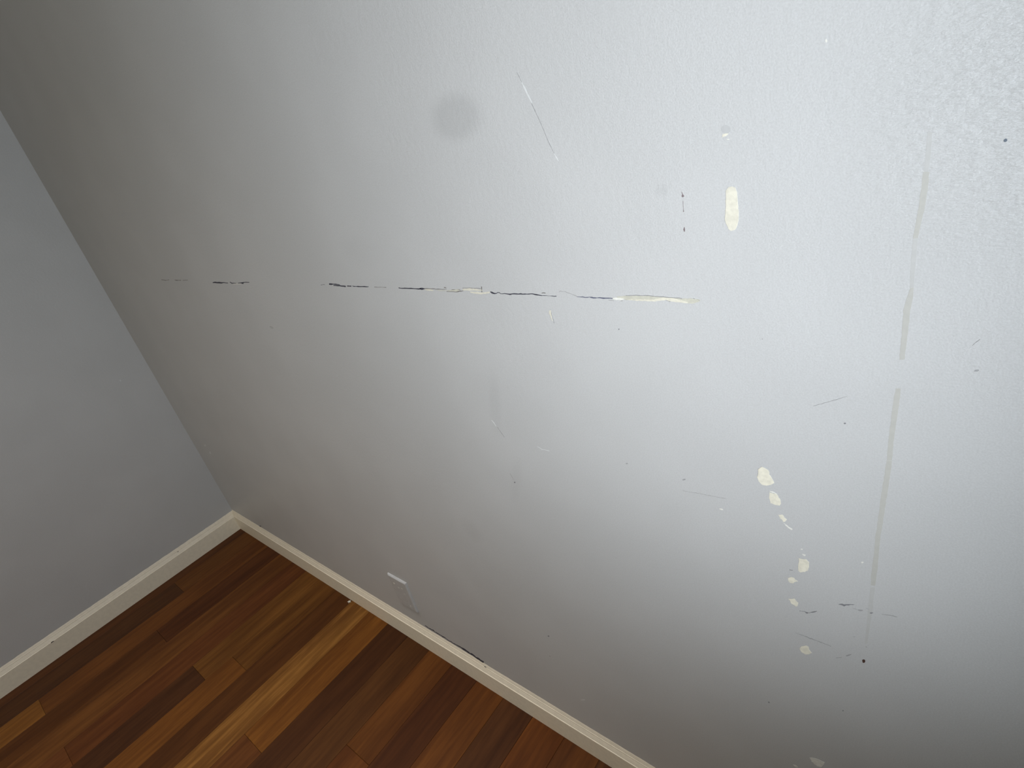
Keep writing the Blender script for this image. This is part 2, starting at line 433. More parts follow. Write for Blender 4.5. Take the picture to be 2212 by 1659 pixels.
# ---------------------------------------------------------------- marks on the back wall, in millimetres (x, z)
MARKS = [
    ("wall_gouge", "crack_soft", 0.15, "short faint dark scratch nearest the corner", [
        [(570.1, 1105.6), (583.5, 1105.7), (595.8, 1105.0), (610.1, 1105.9), (624.1, 1106.6), (625.5, 1108.1), (611.0, 1106.7), (597.9, 1106.5), (585.4, 1106.9), (572.2, 1107.1)],
        [(662.3, 1107.2), (674.5, 1106.1), (689.7, 1107.3), (702.2, 1106.8), (704.6, 1108.5), (690.6, 1108.1), (677.5, 1108.3), (663.6, 1108.1)],
        [(715.0, 1107.4), (731.3, 1108.0), (747.2, 1108.4), (748.3, 1109.4), (732.5, 1109.1), (715.9, 1108.3)],
    ]),
    ("wall_gouge", "crack_dark", 0.15, "dark broken scratch with pale flecks", [
        [(884.7, 1104.4), (896.4, 1104.7), (907.1, 1104.3), (918.4, 1104.3), (929.7, 1104.1), (942.7, 1105.9), (953.1, 1105.5), (964.0, 1105.4), (965.6, 1106.9), (954.9, 1107.0), 
         (944.3, 1107.6), (932.9, 1107.3), (922.6, 1108.0), (910.6, 1107.3), (899.8, 1108.0), (885.8, 1106.0)],
        [(975.4, 1108.3), (981.7, 1105.1), (993.4, 1105.8), (1004.0, 1106.0), (1004.9, 1106.8), (994.8, 1107.2), (984.5, 1107.0), (978.0, 1109.4)],
        [(1013.6, 1106.6), (1025.7, 1107.1), (1036.3, 1105.5), (1041.8, 1108.4), (1050.5, 1109.0), (1058.8, 1109.0), (1067.4, 1109.2), (1068.6, 1110.4), (1060.3, 1110.5), (1051.8, 1110.5), 
         (1042.2, 1109.9), (1039.1, 1109.7), (1027.1, 1108.6), (1014.6, 1107.8)],
    ]),
    ("paint_fleck", "chalk", 0.15, None, [
        [(987.2, 1104.0), (999.0, 1103.8), (1011.1, 1104.0), (1028.6, 1105.2), (1029.1, 1105.8), (1012.3, 1105.3), (1000.6, 1105.4), (987.8, 1104.7)],
    ]),
    ("wall_gouge", "crack_dark", 0.15, "dark doubled scratch left of the middle", [
        [(1338.9, 1110.3), (1345.4, 1111.1), (1351.5, 1111.3), (1351.9, 1112.0), (1345.7, 1111.6), (1339.3, 1111.1)],
        [(1365.5, 1111.8), (1371.9, 1111.3), (1379.3, 1112.5), (1385.5, 1112.1), (1392.0, 1112.2), (1398.2, 1111.9), (1399.1, 1113.0), (1392.9, 1113.4), (1386.9, 1114.1), (1380.1, 1113.8), 
         (1374.0, 1114.4), (1367.5, 1114.3)],
        [(1378.1, 1110.0), (1384.4, 1110.0), (1390.5, 1109.5), (1396.8, 1109.7), (1402.5, 1109.2), (1408.3, 1109.1), (1413.6, 1108.4), (1415.9, 1110.8), (1410.1, 1111.3), (1404.0, 1111.2), 
         (1398.3, 1111.6), (1391.9, 1111.6), (1385.5, 1111.5), (1379.1, 1111.5)],
        [(1419.1, 1109.6), (1425.1, 1109.9), (1430.8, 1109.7), (1432.0, 1111.6), (1426.1, 1111.4), (1420.4, 1111.7)],
        [(1434.1, 1110.8), (1439.0, 1109.8), (1444.7, 1110.4), (1449.5, 1109.7), (1454.9, 1109.8), (1461.2, 1110.1), (1467.1, 1110.1), (1473.0, 1110.0), (1479.4, 1110.7), (1479.8, 1111.5), 
         (1473.9, 1111.5), (1468.2, 1111.9), (1461.9, 1111.5), (1455.8, 1111.3), (1450.9, 1111.7), (1445.2, 1111.1), (1440.0, 1111.2), (1434.9, 1111.6)],
    ]),
    ("wall_gouge", "crack_soft", 0.15, None, [
        [(1494.2, 1110.5), (1499.3, 1110.4), (1504.6, 1110.4), (1509.9, 1110.8), (1515.0, 1110.9), (1519.8, 1110.5), (1524.9, 1110.5), (1525.3, 1111.5), (1520.2, 1111.1), (1515.2, 1111.2), 
         (1510.2, 1111.4), (1504.8, 1110.9), (1499.9, 1111.2), (1494.8, 1111.4)],
    ]),
    ("wall_gouge", "crack_dark", 0.15, "dark crack starting the long middle gouge", [
        [(1555.2, 1110.5), (1560.1, 1110.1), (1565.0, 1110.0), (1569.9, 1110.1), (1574.7, 1110.2), (1579.5, 1110.1), (1584.1, 1110.2), (1588.6, 1110.2), (1593.0, 1110.2), (1597.3, 1110.0), 
         (1601.7, 1109.7), (1606.3, 1110.2), (1606.8, 1111.7), (1602.5, 1111.5), (1598.1, 1111.4), (1593.7, 1111.5), (1589.3, 1111.6), (1585.0, 1112.0), (1580.3, 1111.7), (1575.5, 1111.7), 
         (1570.7, 1111.8), (1565.7, 1111.4), (1560.8, 1111.2), (1556.3, 1111.9)],
        [(1603.9, 1110.4), (1607.9, 1109.4), (1612.6, 1109.9), (1613.8, 1112.5), (1609.7, 1112.8), (1605.1, 1112.3)],
        [(1612.8, 1110.7), (1617.2, 1110.2), (1618.1, 1111.6), (1613.8, 1112.2)],
    ]),
    ("wall_gouge", "crack_soft", 0.15, None, [
        [(1617.8, 1111.4), (1622.2, 1111.3), (1626.4, 1111.1), (1630.8, 1111.1), (1635.2, 1111.4), (1639.3, 1111.0), (1643.9, 1111.0), (1648.5, 1111.2), (1653.0, 1111.1), (1657.7, 1111.4), 
         (1662.5, 1112.1), (1662.5, 1112.7), (1657.9, 1112.0), (1653.4, 1111.9), (1649.0, 1112.1), (1644.4, 1112.2), (1639.7, 1111.8), (1635.7, 1112.5), (1631.2, 1112.0), (1626.9, 1112.0), 
         (1622.7, 1112.3), (1618.3, 1112.4)],
        [(1672.2, 1111.1), (1676.6, 1111.1), (1681.2, 1111.7), (1685.6, 1111.7), (1690.1, 1112.3), (1690.2, 1112.7), (1685.9, 1112.7), (1681.3, 1112.2), (1677.0, 1112.2), (1672.5, 1112.0)],
        [(1660.9, 1108.2), (1665.6, 1108.1), (1670.3, 1108.4), (1674.9, 1108.3), (1679.4, 1107.9), (1683.5, 1108.3), (1687.5, 1109.2), (1691.1, 1109.5), (1695.2, 1110.4), (1695.2, 1110.9), 
         (1691.4, 1110.5), (1687.8, 1111.1), (1683.5, 1109.6), (1679.6, 1108.6), (1675.3, 1109.0), (1670.6, 1109.0), (1665.8, 1108.7), (1661.3, 1109.0)],
        [(1694.9, 1114.4), (1699.3, 1114.7), (1703.6, 1114.7), (1707.9, 1115.1), (1711.6, 1115.0), (1715.3, 1115.0), (1718.8, 1114.7), (1722.5, 1115.1), (1726.0, 1114.9), (1729.5, 1114.4), 
         (1729.8, 1115.0), (1726.3, 1115.5), (1722.7, 1115.6), (1719.0, 1115.3), (1715.4, 1115.3), (1711.8, 1115.5), (1708.1, 1115.5), (1703.8, 1115.3), (1699.4, 1115.1), (1695.0, 1115.0)],
        [(1731.0, 1117.8), (1730.2, 1113.8), (1729.2, 1109.6), (1730.5, 1109.7), (1731.6, 1113.9), (1732.7, 1117.9)],
        [(1657.8, 1113.9), (1662.2, 1113.9), (1662.6, 1114.8), (1658.5, 1115.1)],
        [(1830.4, 1111.5), (1833.4, 1111.8), (1836.4, 1111.8), (1836.7, 1112.6), (1833.7, 1112.9), (1830.5, 1112.3)],
    ]),
    ("exposed_plaster", "cream", 0.25, None, [
        [(1614.7, 1110.8), (1618.5, 1111.0), (1621.6, 1111.2), (1625.9, 1110.9), (1628.9, 1110.8), (1631.5, 1110.1), (1635.1, 1109.4), (1630.7, 1108.1), (1628.2, 1108.6), (1624.4, 1108.7), 
         (1620.4, 1108.5), (1616.0, 1109.9)],
    ]),
    ("exposed_plaster", "cream_grey", 0.2, None, [
        [(1638.9, 1109.8), (1641.9, 1110.1), (1645.3, 1110.3), (1649.0, 1110.0), (1652.8, 1110.0), (1655.8, 1110.4), (1658.5, 1110.4), (1660.9, 1110.0), (1664.7, 1110.9), (1667.7, 1110.7), 
         (1671.4, 1111.2), (1674.1, 1111.4), (1676.6, 1111.5), (1680.1, 1112.1), (1683.5, 1112.4), (1686.1, 1112.5), (1688.4, 1110.7), (1686.0, 1110.3), (1682.6, 1109.2), (1679.6, 1109.0), 
         (1677.0, 1109.2), (1673.9, 1109.3), (1670.9, 1109.2), (1667.2, 1108.9), (1664.5, 1109.4), (1661.1, 1109.5), (1658.2, 1109.3), (1655.6, 1109.6), (1651.7, 1108.8), (1648.8, 1108.9), 
         (1646.1, 1108.9), (1642.4, 1109.5)],
    ]),
    ("exposed_plaster", "cream", 0.25, "upper cream flake where the paint is torn", [
        [(1695.1, 1113.5), (1697.7, 1113.8), (1700.8, 1113.9), (1704.8, 1114.5), (1707.8, 1115.1), (1710.6, 1114.6), (1712.8, 1114.2), (1715.4, 1114.4), (1718.0, 1114.4), (1721.4, 1114.0), 
         (1723.0, 1113.6), (1724.8, 1113.4), (1728.4, 1113.3), (1731.2, 1113.2), (1733.4, 1112.2), (1729.7, 1112.3), (1727.0, 1111.5), (1724.0, 1111.4), (1721.6, 1111.8), (1718.7, 1111.8), 
         (1715.4, 1112.0), (1713.3, 1111.5), (1711.0, 1111.8), (1707.4, 1111.3), (1704.7, 1111.2), (1702.1, 1111.5), (1698.6, 1111.5), (1697.0, 1111.1), (1694.2, 1111.4)],
    ]),
    ("exposed_plaster", "cream", 0.25, "lower cream flake where the paint is torn", [
        [(1708.1, 1110.3), (1711.0, 1110.1), (1713.7, 1109.7), (1716.1, 1110.0), (1718.7, 1109.9), (1721.8, 1110.2), (1724.3, 1109.5), (1726.9, 1109.6), (1729.0, 1109.1), (1732.3, 1109.7), 
         (1735.7, 1109.9), (1738.6, 1110.3), (1742.5, 1110.9), (1745.2, 1110.2), (1742.7, 1108.7), (1739.8, 1108.2), (1737.4, 1107.8), (1734.7, 1107.5), (1732.0, 1107.3), (1729.2, 1106.9), 
         (1726.3, 1106.6), (1724.1, 1106.9), (1721.3, 1106.8), (1718.3, 1107.1), (1715.6, 1107.2), (1713.3, 1107.5), (1711.0, 1108.1), (1708.2, 1108.2)],
    ]),
    ("wall_gouge", "crack_dark", 0.15, "long dark thin crack right of the cream flakes", [
        [(1745.0, 1110.4), (1747.5, 1108.5), (1751.7, 1107.7), (1756.2, 1108.6), (1756.4, 1109.4), (1752.5, 1109.4), (1749.3, 1110.7), (1746.0, 1111.4)],
        [(1756.7, 1108.9), (1757.8, 1109.8), (1761.1, 1109.8), (1762.2, 1108.9), (1762.8, 1109.3), (1761.6, 1110.6), (1757.9, 1110.7), (1756.1, 1109.6)],
        [(1762.2, 1108.3), (1765.7, 1108.3), (1769.2, 1108.8), (1772.3, 1108.4), (1775.6, 1108.1), (1778.9, 1107.4), (1782.1, 1108.5), (1785.7, 1108.7), (1789.2, 1108.6), (1792.9, 1108.7), 
         (1796.4, 1108.9), (1799.9, 1108.8), (1803.3, 1109.0), (1806.6, 1109.3), (1809.8, 1109.3), (1813.1, 1109.8), (1816.2, 1109.8), (1819.0, 1109.1), (1822.0, 1108.6), (1825.0, 1108.5), 
         (1830.2, 1108.1), (1830.5, 1108.9), (1825.5, 1109.7), (1822.7, 1110.2), (1819.7, 1110.5), (1816.6, 1110.9), (1813.3, 1110.8), (1810.1, 1110.5), (1806.8, 1110.2), (1803.6, 1110.4), 
         (1800.3, 1110.0), (1796.9, 1110.6), (1793.2, 1109.9), (1789.7, 1110.1), (1786.1, 1110.2), (1782.2, 1109.7), (1779.3, 1109.3), (1776.2, 1109.3), (1772.8, 1109.5), (1769.4, 1109.7), 
         (1765.8, 1109.0), (1762.5, 1109.0)],
        [(1830.2, 1108.3), (1833.5, 1108.3), (1836.7, 1108.5), (1839.8, 1108.5), (1843.0, 1108.5), (1846.0, 1108.4), (1848.9, 1108.0), (1852.0, 1108.3), (1852.1, 1109.2), (1849.1, 1108.8), 
         (1846.2, 1109.1), (1843.1, 1108.9), (1840.0, 1108.8), (1836.8, 1109.0), (1833.6, 1109.0), (1830.4, 1108.8)],
    ]),
    ("wall_gouge", "hairline", 0.15, "fine hairline above the crack", [
        [(1856.6, 1113.7), (1859.3, 1115.3), (1862.6, 1114.7), (1866.1, 1114.7), (1869.2, 1113.4), (1872.5, 1112.7), (1875.5, 1111.6), (1878.4, 1110.5), (1881.3, 1109.4), (1881.7, 1109.9), 
         (1878.8, 1111.1), (1875.7, 1112.0), (1872.7, 1113.1), (1869.5, 1113.9), (1866.3, 1115.1), (1862.7, 1115.0), (1859.2, 1115.9), (1856.5, 1113.8)],
    ]),
    ("wall_gouge", "crack_blue", 0.15, "bluish dark scratch leading into the white gouge", [
        [(1881.3, 1108.9), (1884.1, 1108.6), (1886.8, 1108.5), (1889.5, 1108.6), (1892.5, 1108.2), (1895.7, 1108.3), (1898.8, 1109.0), (1901.1, 1108.2), (1903.6, 1107.8), (1906.3, 1107.9), 
         (1908.9, 1108.5), (1911.7, 1108.5), (1914.3, 1108.2), (1917.0, 1107.8), (1920.1, 1108.2), (1923.1, 1108.3), (1926.0, 1108.5), (1928.9, 1108.3), (1929.2, 1109.2), (1926.2, 1109.5), 
         (1923.3, 1109.5), (1920.3, 1109.4), (1917.4, 1109.5), (1914.7, 1109.5), (1911.9, 1109.7), (1908.9, 1109.1), (1906.5, 1109.3), (1904.1, 1109.3), (1901.7, 1109.8), (1899.0, 1109.6), 
         (1895.8, 1109.3), (1892.8, 1109.1), (1889.8, 1109.7), (1887.0, 1109.3), (1884.2, 1109.2), (1881.5, 1109.3)],
    ]),
    ("wall_gouge", "hairline", 0.15, None, [
        [(1923.1, 1106.5), (1925.4, 1106.3), (1927.8, 1106.2), (1930.1, 1105.9), (1930.2, 1106.3), (1927.9, 1106.6), (1925.5, 1106.8), (1923.2, 1106.9)],
        [(1938.2, 1106.7), (1941.0, 1105.9), (1941.3, 1106.7), (1938.3, 1107.0)],
    ]),
    ("exposed_plaster", "cream_grey", 0.2, "long pale gouge at the right end of the crack", [
        [(1934.2, 1111.4), (1936.1, 1111.3), (1937.6, 1111.5), (1939.9, 1111.8), (1941.8, 1112.1), (1944.0, 1112.4), (1945.8, 1112.6), (1947.5, 1112.6), (1949.0, 1112.5), (1951.4, 1112.8), 
         (1953.3, 1113.3), (1955.4, 1113.3), (1956.8, 1113.2), (1958.8, 1113.3), (1960.0, 1113.3), (1961.6, 1113.4), (1963.7, 1113.1), (1965.5, 1113.5), (1967.2, 1113.5), (1969.0, 1113.3), 
         (1970.6, 1113.4), (1972.3, 1113.4), (1974.3, 1113.6), (1975.9, 1113.2), (1977.8, 1113.0), (1979.4, 1113.3), (1980.8, 1112.9), (1983.0, 1112.9), (1984.7, 1113.0), (1986.0, 1112.5), 
         (1987.7, 1112.7), (1989.7, 1112.7), (1991.8, 1112.9), (1993.2, 1113.0), (1994.8, 1112.7), (1996.6, 1112.6), (1998.4, 1112.6), (1999.6, 1112.4), (2001.7, 1112.5), (2003.0, 1112.0), 
         (2005.0, 1112.0), (2006.5, 1112.1), (2007.9, 1112.0), (2009.6, 1112.1), (2011.1, 1112.1), (2012.8, 1112.3), (2014.6, 1112.4), (2015.6, 1112.0), (2017.0, 1112.3), (2018.7, 1112.8), 
         (2020.0, 1112.5), (2021.5, 1112.3), (2023.2, 1112.2), (2024.7, 1112.1), (2025.9, 1112.0), (2027.2, 1112.0), (2029.0, 1111.7), (2029.5, 1110.7), (2028.1, 1109.4), (2026.3, 1108.8), 
         (2023.8, 1107.8), (2021.8, 1107.1), (2020.5, 1107.0), (2019.0, 1107.0), (2017.7, 1107.1), (2015.8, 1106.9), (2014.4, 1107.2), (2012.8, 1107.7), (2011.1, 1107.7), (2009.1, 1107.4), 
         (2007.5, 1107.7), (2006.0, 1107.6), (2003.9, 1108.1), (2002.6, 1108.2), (2000.1, 1108.1), (1999.0, 1108.5), (1997.4, 1109.3), (1995.6, 1109.3), (1993.7, 1109.3), (1992.1, 1109.7), 
         (1990.7, 1109.1), (1989.1, 1109.6), (1987.3, 1108.9), (1985.5, 1108.6), (1983.6, 1108.2), (1982.2, 1108.2), (1980.5, 1107.8), (1978.5, 1107.9), (1976.8, 1107.4), (1975.3, 1107.9), 
         (1973.6, 1107.3), (1971.8, 1107.7), (1969.7, 1107.8), (1968.2, 1107.5), (1966.7, 1107.7), (1964.6, 1107.6), (1962.9, 1107.3), (1961.2, 1107.5), (1959.9, 1107.8), (1958.2, 1107.7), 
         (1956.0, 1107.9), (1954.4, 1107.5), (1952.2, 1107.7), (1950.8, 1108.0), (1948.9, 1107.9), (1947.1, 1107.8), (1945.1, 1107.7), (1943.8, 1108.4), (1941.6, 1108.5), (1940.2, 1108.6), 
         (1938.7, 1108.6), (1937.0, 1109.6), (1935.4, 1110.5)],
    ]),
    ("exposed_plaster", "cream", 0.4, "bright cream core of the long gouge", [
        [(1941.8, 1108.7), (1943.4, 1108.7), (1945.5, 1108.5), (1947.3, 1108.8), (1949.4, 1108.7), (1951.1, 1108.5), (1953.0, 1109.1), (1954.9, 1108.6), (1956.6, 1108.4), (1957.8, 1109.1), 
         (1959.7, 1108.9), (1961.2, 1109.3), (1963.2, 1109.5), (1964.7, 1109.2), (1966.4, 1109.3), (1968.2, 1109.8), (1969.8, 1109.6), (1971.6, 1109.6), (1973.5, 1109.6), (1975.2, 1109.8), 
         (1976.8, 1109.9), (1978.4, 1109.6), (1980.1, 1110.3), (1982.0, 1110.9), (1984.3, 1111.4), (1986.3, 1112.0), (1987.5, 1112.0), (1989.2, 1112.2), (1990.6, 1112.2), (1992.5, 1112.4), 
         (1994.0, 1112.4), (1995.7, 1112.6), (1997.3, 1112.3), (1998.9, 1112.2), (2000.9, 1112.2), (2002.6, 1111.5), (2004.5, 1111.3), (2006.4, 1110.5), (2007.5, 1110.4), (2009.3, 1110.4), 
         (2011.0, 1109.6), (2012.8, 1109.4), (2014.7, 1108.8), (2016.1, 1108.1), (2015.7, 1107.3), (2013.9, 1107.4), (2012.5, 1107.3), (2011.0, 1107.5), (2009.1, 1107.5), (2007.8, 1108.0), 
         (2006.0, 1107.9), (2004.7, 1107.9), (2002.8, 1107.8), (2001.1, 1108.3), (2000.1, 1108.2), (1998.1, 1108.5), (1997.0, 1108.7), (1995.0, 1108.8), (1993.3, 1109.3), (1991.8, 1109.6), 
         (1990.2, 1109.2), (1988.2, 1109.1), (1986.9, 1108.9), (1985.1, 1108.5), (1983.2, 1108.4), (1981.7, 1108.0), (1980.4, 1107.5), (1978.3, 1107.5), (1976.5, 1107.9), (1975.1, 1107.4), 
         (1972.8, 1107.5), (1971.9, 1107.5), (1969.8, 1107.5), (1967.8, 1107.8), (1966.0, 1107.5), (1964.4, 1107.5), (1963.0, 1107.5), (1961.1, 1107.7), (1958.8, 1107.2), (1957.5, 1107.5), 
         (1955.5, 1108.0), (1954.1, 1108.2), (1952.0, 1107.9), (1950.2, 1107.6), (1948.7, 1108.4), (1947.0, 1108.5), (1945.1, 1108.4), (1943.0, 1108.6)],
    ]),
    ("exposed_plaster", "chalk", 0.4, "white plaster spot where the gouge begins", [
        [(1928.8, 1109.1), (1931.9, 1110.1), (1933.7, 1110.1), (1935.8, 1109.9), (1938.3, 1110.1), (1940.6, 1109.7), (1942.5, 1109.3), (1944.6, 1108.8), (1946.4, 1108.5), (1943.7, 1108.2), 
         (1940.8, 1107.7), (1939.2, 1106.9), (1937.0, 1107.3), (1935.3, 1107.5), (1932.9, 1107.3), (1930.1, 1108.0)],
    ]),
    ("wall_gouge", "hairline", 0.5, None, [
        [(1945.9, 1112.7), (1948.5, 1113.1), (1951.0, 1112.8), (1953.5, 1113.2), (1956.0, 1113.2), (1958.5, 1113.5), (1960.8, 1113.2), (1963.2, 1113.4), (1965.6, 1113.4), (1967.9, 1113.5), 
         (1970.3, 1113.7), (1972.5, 1113.7), (1974.8, 1113.6), (1977.0, 1113.2), (1979.2, 1113.4), (1981.4, 1112.8), (1983.7, 1113.1), (1985.9, 1113.0), (1988.1, 1112.9), (1990.2, 1113.1), 
         (1992.4, 1112.7), (1994.5, 1112.5), (1996.7, 1112.5), (1998.8, 1112.8), (2000.8, 1112.5), (2002.8, 1112.4), (2004.8, 1112.2), (2006.8, 1112.5), (2008.7, 1112.1), (2010.4, 1111.8), 
         (2010.5, 1112.2), (2008.8, 1112.5), (2006.8, 1112.9), (2004.8, 1112.6), (2002.8, 1112.8), (2000.8, 1112.8), (1998.8, 1113.0), (1996.7, 1112.8), (1994.6, 1113.0), (1992.5, 1113.0), 
         (1990.3, 1113.5), (1988.1, 1113.4), (1985.9, 1113.4), (1983.7, 1113.6), (1981.5, 1113.3), (1979.3, 1113.8), (1977.1, 1113.9), (1974.9, 1114.0), (1972.7, 1114.3), (1970.3, 1114.1), 
         (1968.0, 1114.0), (1965.6, 1113.6), (1963.3, 1113.8), (1960.9, 1113.8), (1958.6, 1114.0), (1956.1, 1113.7), (1953.6, 1113.6), (1951.0, 1113.3), (1948.5, 1113.3), (1945.9, 1112.9)],
        [(2022.2, 1112.3), (2023.9, 1112.2), (2023.9, 1112.5), (2022.3, 1112.7)],
        [(2027.1, 1111.3), (2029.1, 1110.4), (2029.2, 1110.7), (2027.2, 1111.5)],
        [(1992.0, 1109.5), (1994.6, 1108.9), (1997.1, 1107.8), (1997.3, 1108.2), (1994.8, 1109.3), (1992.2, 1110.0)],
    ]),
    ("paint_chip", "cream", 0.25, "small pale chip just below the crack", [
        [(1837.0, 1088.9), (1839.8, 1090.0), (1839.8, 1087.9), (1839.2, 1085.9), (1839.4, 1083.8), (1839.2, 1082.0), (1838.9, 1079.6), (1838.9, 1077.5), (1839.4, 1074.9), (1837.8, 1076.5), 
         (1837.5, 1078.4), (1837.1, 1081.0), (1837.2, 1082.7), (1835.6, 1085.0)],
    ]),
    ("wall_scratch", "hairline", 0.3, None, [
        [(1839.8, 1090.9), (1839.7, 1088.5), (1839.4, 1085.8), (1839.3, 1082.9), (1839.9, 1080.7), (1840.3, 1077.7), (1840.8, 1075.2), (1840.3, 1071.8), (1841.1, 1071.9), (1841.3, 1075.3), 
         (1840.9, 1077.9), (1840.4, 1080.9), (1839.9, 1083.1), (1840.0, 1086.0), (1839.9, 1088.6), (1840.0, 1091.0)],
    ]),
    ("wall_scratch", "paint_light", 0.15, "pale diagonal scratch high on the wall", [
        [(1857.4, 1340.2), (1858.2, 1338.4), (1858.7, 1336.3), (1859.3, 1334.5), (1860.0, 1332.8), (1860.6, 1330.8), (1861.3, 1328.8), (1862.0, 1327.0), (1863.0, 1325.1), (1863.8, 1323.3), 
         (1864.9, 1321.3), (1865.7, 1319.4), (1866.5, 1319.6), (1865.7, 1321.4), (1865.1, 1323.5), (1864.3, 1325.3), (1863.7, 1327.3), (1862.6, 1329.0), (1862.2, 1331.0), (1861.6, 1333.0), 
         (1861.0, 1334.8), (1860.0, 1336.5), (1859.0, 1338.5), (1858.2, 1340.3)],
        [(1882.3, 1268.9), (1883.3, 1267.2), (1884.1, 1265.0), (1885.0, 1263.0), (1886.5, 1260.8), (1886.8, 1260.9), (1886.0, 1263.3), (1884.9, 1265.3), (1883.8, 1267.3), (1882.7, 1269.1)],
    ]),
    ("wall_scratch", "hairline", 0.15, None, [
        [(1854.0, 1350.2), (1854.9, 1348.0), (1855.7, 1346.1), (1856.6, 1344.2), (1857.3, 1342.1), (1858.0, 1340.2), (1858.3, 1340.3), (1857.6, 1342.2), (1856.9, 1344.2), (1856.4, 1346.2), 
         (1855.3, 1348.0), (1854.4, 1350.2)],
        [(1865.5, 1319.9), (1865.9, 1317.5), (1866.8, 1315.4), (1867.4, 1313.4), (1868.0, 1311.3), (1868.9, 1311.4), (1868.2, 1313.5), (1867.2, 1315.5), (1866.7, 1317.6), (1865.8, 1319.9)],
        [(1868.3, 1311.4), (1868.9, 1309.5), (1869.5, 1307.7), (1870.2, 1306.1), (1870.8, 1304.3), (1871.5, 1302.5), (1872.1, 1300.5), (1872.7, 1298.6), (1873.4, 1296.9), (1873.9, 1294.9), 
         (1874.4, 1293.3), (1875.1, 1291.5), (1875.5, 1289.5), (1876.0, 1287.6), (1876.7, 1286.0), (1877.0, 1283.8), (1877.8, 1282.2), (1878.2, 1280.3), (1878.8, 1278.2), (1879.7, 1276.5), 
         (1880.6, 1274.5), (1881.3, 1272.6), (1882.1, 1270.7), (1882.8, 1268.9), (1883.2, 1269.0), (1882.4, 1270.8), (1881.7, 1272.7), (1880.9, 1274.5), (1880.3, 1276.7), (1879.7, 1278.4), 
         (1878.8, 1280.4), (1878.2, 1282.3), (1877.7, 1283.9), (1877.1, 1286.0), (1876.6, 1287.7), (1876.0, 1289.6), (1875.5, 1291.6), (1875.0, 1293.4), (1874.3, 1295.0), (1873.7, 1297.0), 
         (1873.3, 1298.7), (1872.7, 1300.6), (1872.0, 1302.5), (1871.4, 1304.4), (1870.8, 1306.2), (1870.0, 1307.8), (1869.3, 1309.5), (1868.7, 1311.4)],
    ]),
    ("filler_spot", "filler_grey", 0.1, "faint round grey filler spot", [
        [(2063.8, 1266.6), (2063.9, 1265.5), (2063.1, 1264.8), (2062.3, 1264.2), (2061.4, 1263.8), (2060.0, 1263.7), (2058.9, 1263.8), (2057.9, 1264.5), (2056.7, 1265.2), (2056.3, 1266.1), 
         (2055.8, 1267.3), (2056.1, 1268.1), (2056.4, 1269.2), (2057.1, 1270.0), (2057.9, 1270.5), (2059.1, 1270.6), (2060.4, 1270.7), (2061.5, 1270.1), (2062.4, 1269.5), (2063.3, 1268.6), 
         (2063.7, 1267.7)],
    ]),
    ("paint_chip", "cream", 0.2, None, [
        [(2056.8, 1263.6), (2059.1, 1264.0), (2060.7, 1263.8), (2061.9, 1263.6), (2060.9, 1262.6), (2059.2, 1261.7), (2057.9, 1261.8), (2056.5, 1260.9), (2056.7, 1262.3)],
    ]),
    ("paint_chip", "chalk", 0.2, None, [
        [(2060.2, 1259.4), (2062.1, 1259.3), (2062.9, 1258.6), (2060.7, 1258.5)],
    ]),
    ("paint_chip", "cream", 0.25, "tall oval cream patch of missing paint", [
        [(2058.2, 1216.6), (2059.1, 1217.7), (2059.8, 1218.5), (2060.5, 1219.4), (2061.9, 1219.7), (2063.6, 1219.9), (2064.8, 1219.2), (2066.4, 1218.7), (2066.9, 1217.2), (2067.3, 1215.8), 
         (2067.8, 1214.8), (2067.9, 1213.4), (2067.9, 1211.9), (2068.0, 1210.8), (2068.1, 1209.4), (2068.1, 1208.3), (2068.3, 1206.8), (2068.3, 1205.6), (2068.3, 1204.4), (2068.5, 1203.2), 
         (2068.6, 1201.6), (2068.4, 1200.3), (2068.9, 1198.8), (2069.0, 1197.6), (2069.0, 1196.1), (2068.8, 1194.8), (2069.0, 1193.5), (2068.7, 1191.8), (2068.6, 1190.8), (2068.6, 1189.3), 
         (2068.2, 1188.4), (2067.8, 1186.9), (2067.6, 1185.7), (2066.9, 1184.5), (2066.7, 1183.4), (2065.4, 1181.3), (2063.8, 1180.9), (2061.9, 1180.4), (2060.5, 1181.4), (2059.4, 1182.4), 
         (2059.1, 1183.9), (2058.5, 1185.0), (2058.0, 1186.4), (2057.2, 1187.5), (2057.1, 1188.9), (2056.7, 1190.0), (2056.5, 1191.5), (2056.6, 1192.8), (2056.9, 1194.0), (2056.9, 1195.3), 
         (2057.2, 1196.3), (2057.2, 1197.9), (2057.3, 1199.2), (2057.5, 1200.2), (2057.6, 1201.3), (2057.9, 1202.7), (2057.7, 1203.9), (2057.9, 1205.4), (2057.8, 1206.6), (2057.7, 1208.0), 
         (2058.2, 1209.3), (2058.1, 1210.5), (2058.2, 1211.6), (2058.2, 1213.1), (2058.2, 1214.2), (2058.3, 1215.3)],
    ]),
    ("pin_mark", "mark_brown", 0.15, "row of small dark pin marks", [
        [(2017.5, 1218.8), (2017.7, 1217.7), (2017.9, 1216.5), (2017.2, 1215.1), (2017.7, 1214.1), (2018.2, 1213.8), (2020.0, 1214.8), (2018.6, 1216.6), (2018.2, 1217.8), (2017.7, 1218.9)],
        [(2018.2, 1210.6), (2018.2, 1209.7), (2018.1, 1209.1), (2018.1, 1208.2), (2018.1, 1207.0), (2018.1, 1206.2), (2018.0, 1205.1), (2018.1, 1204.1), (2018.1, 1203.2), (2018.1, 1202.4), 
         (2018.2, 1201.4), (2018.3, 1201.4), (2018.4, 1202.4), (2018.3, 1203.2), (2018.3, 1204.1), (2018.3, 1205.1), (2018.3, 1206.2), (2018.3, 1207.0), (2018.4, 1208.2), (2018.5, 1209.1), 
         (2018.4, 1209.7), (2018.5, 1210.6)],
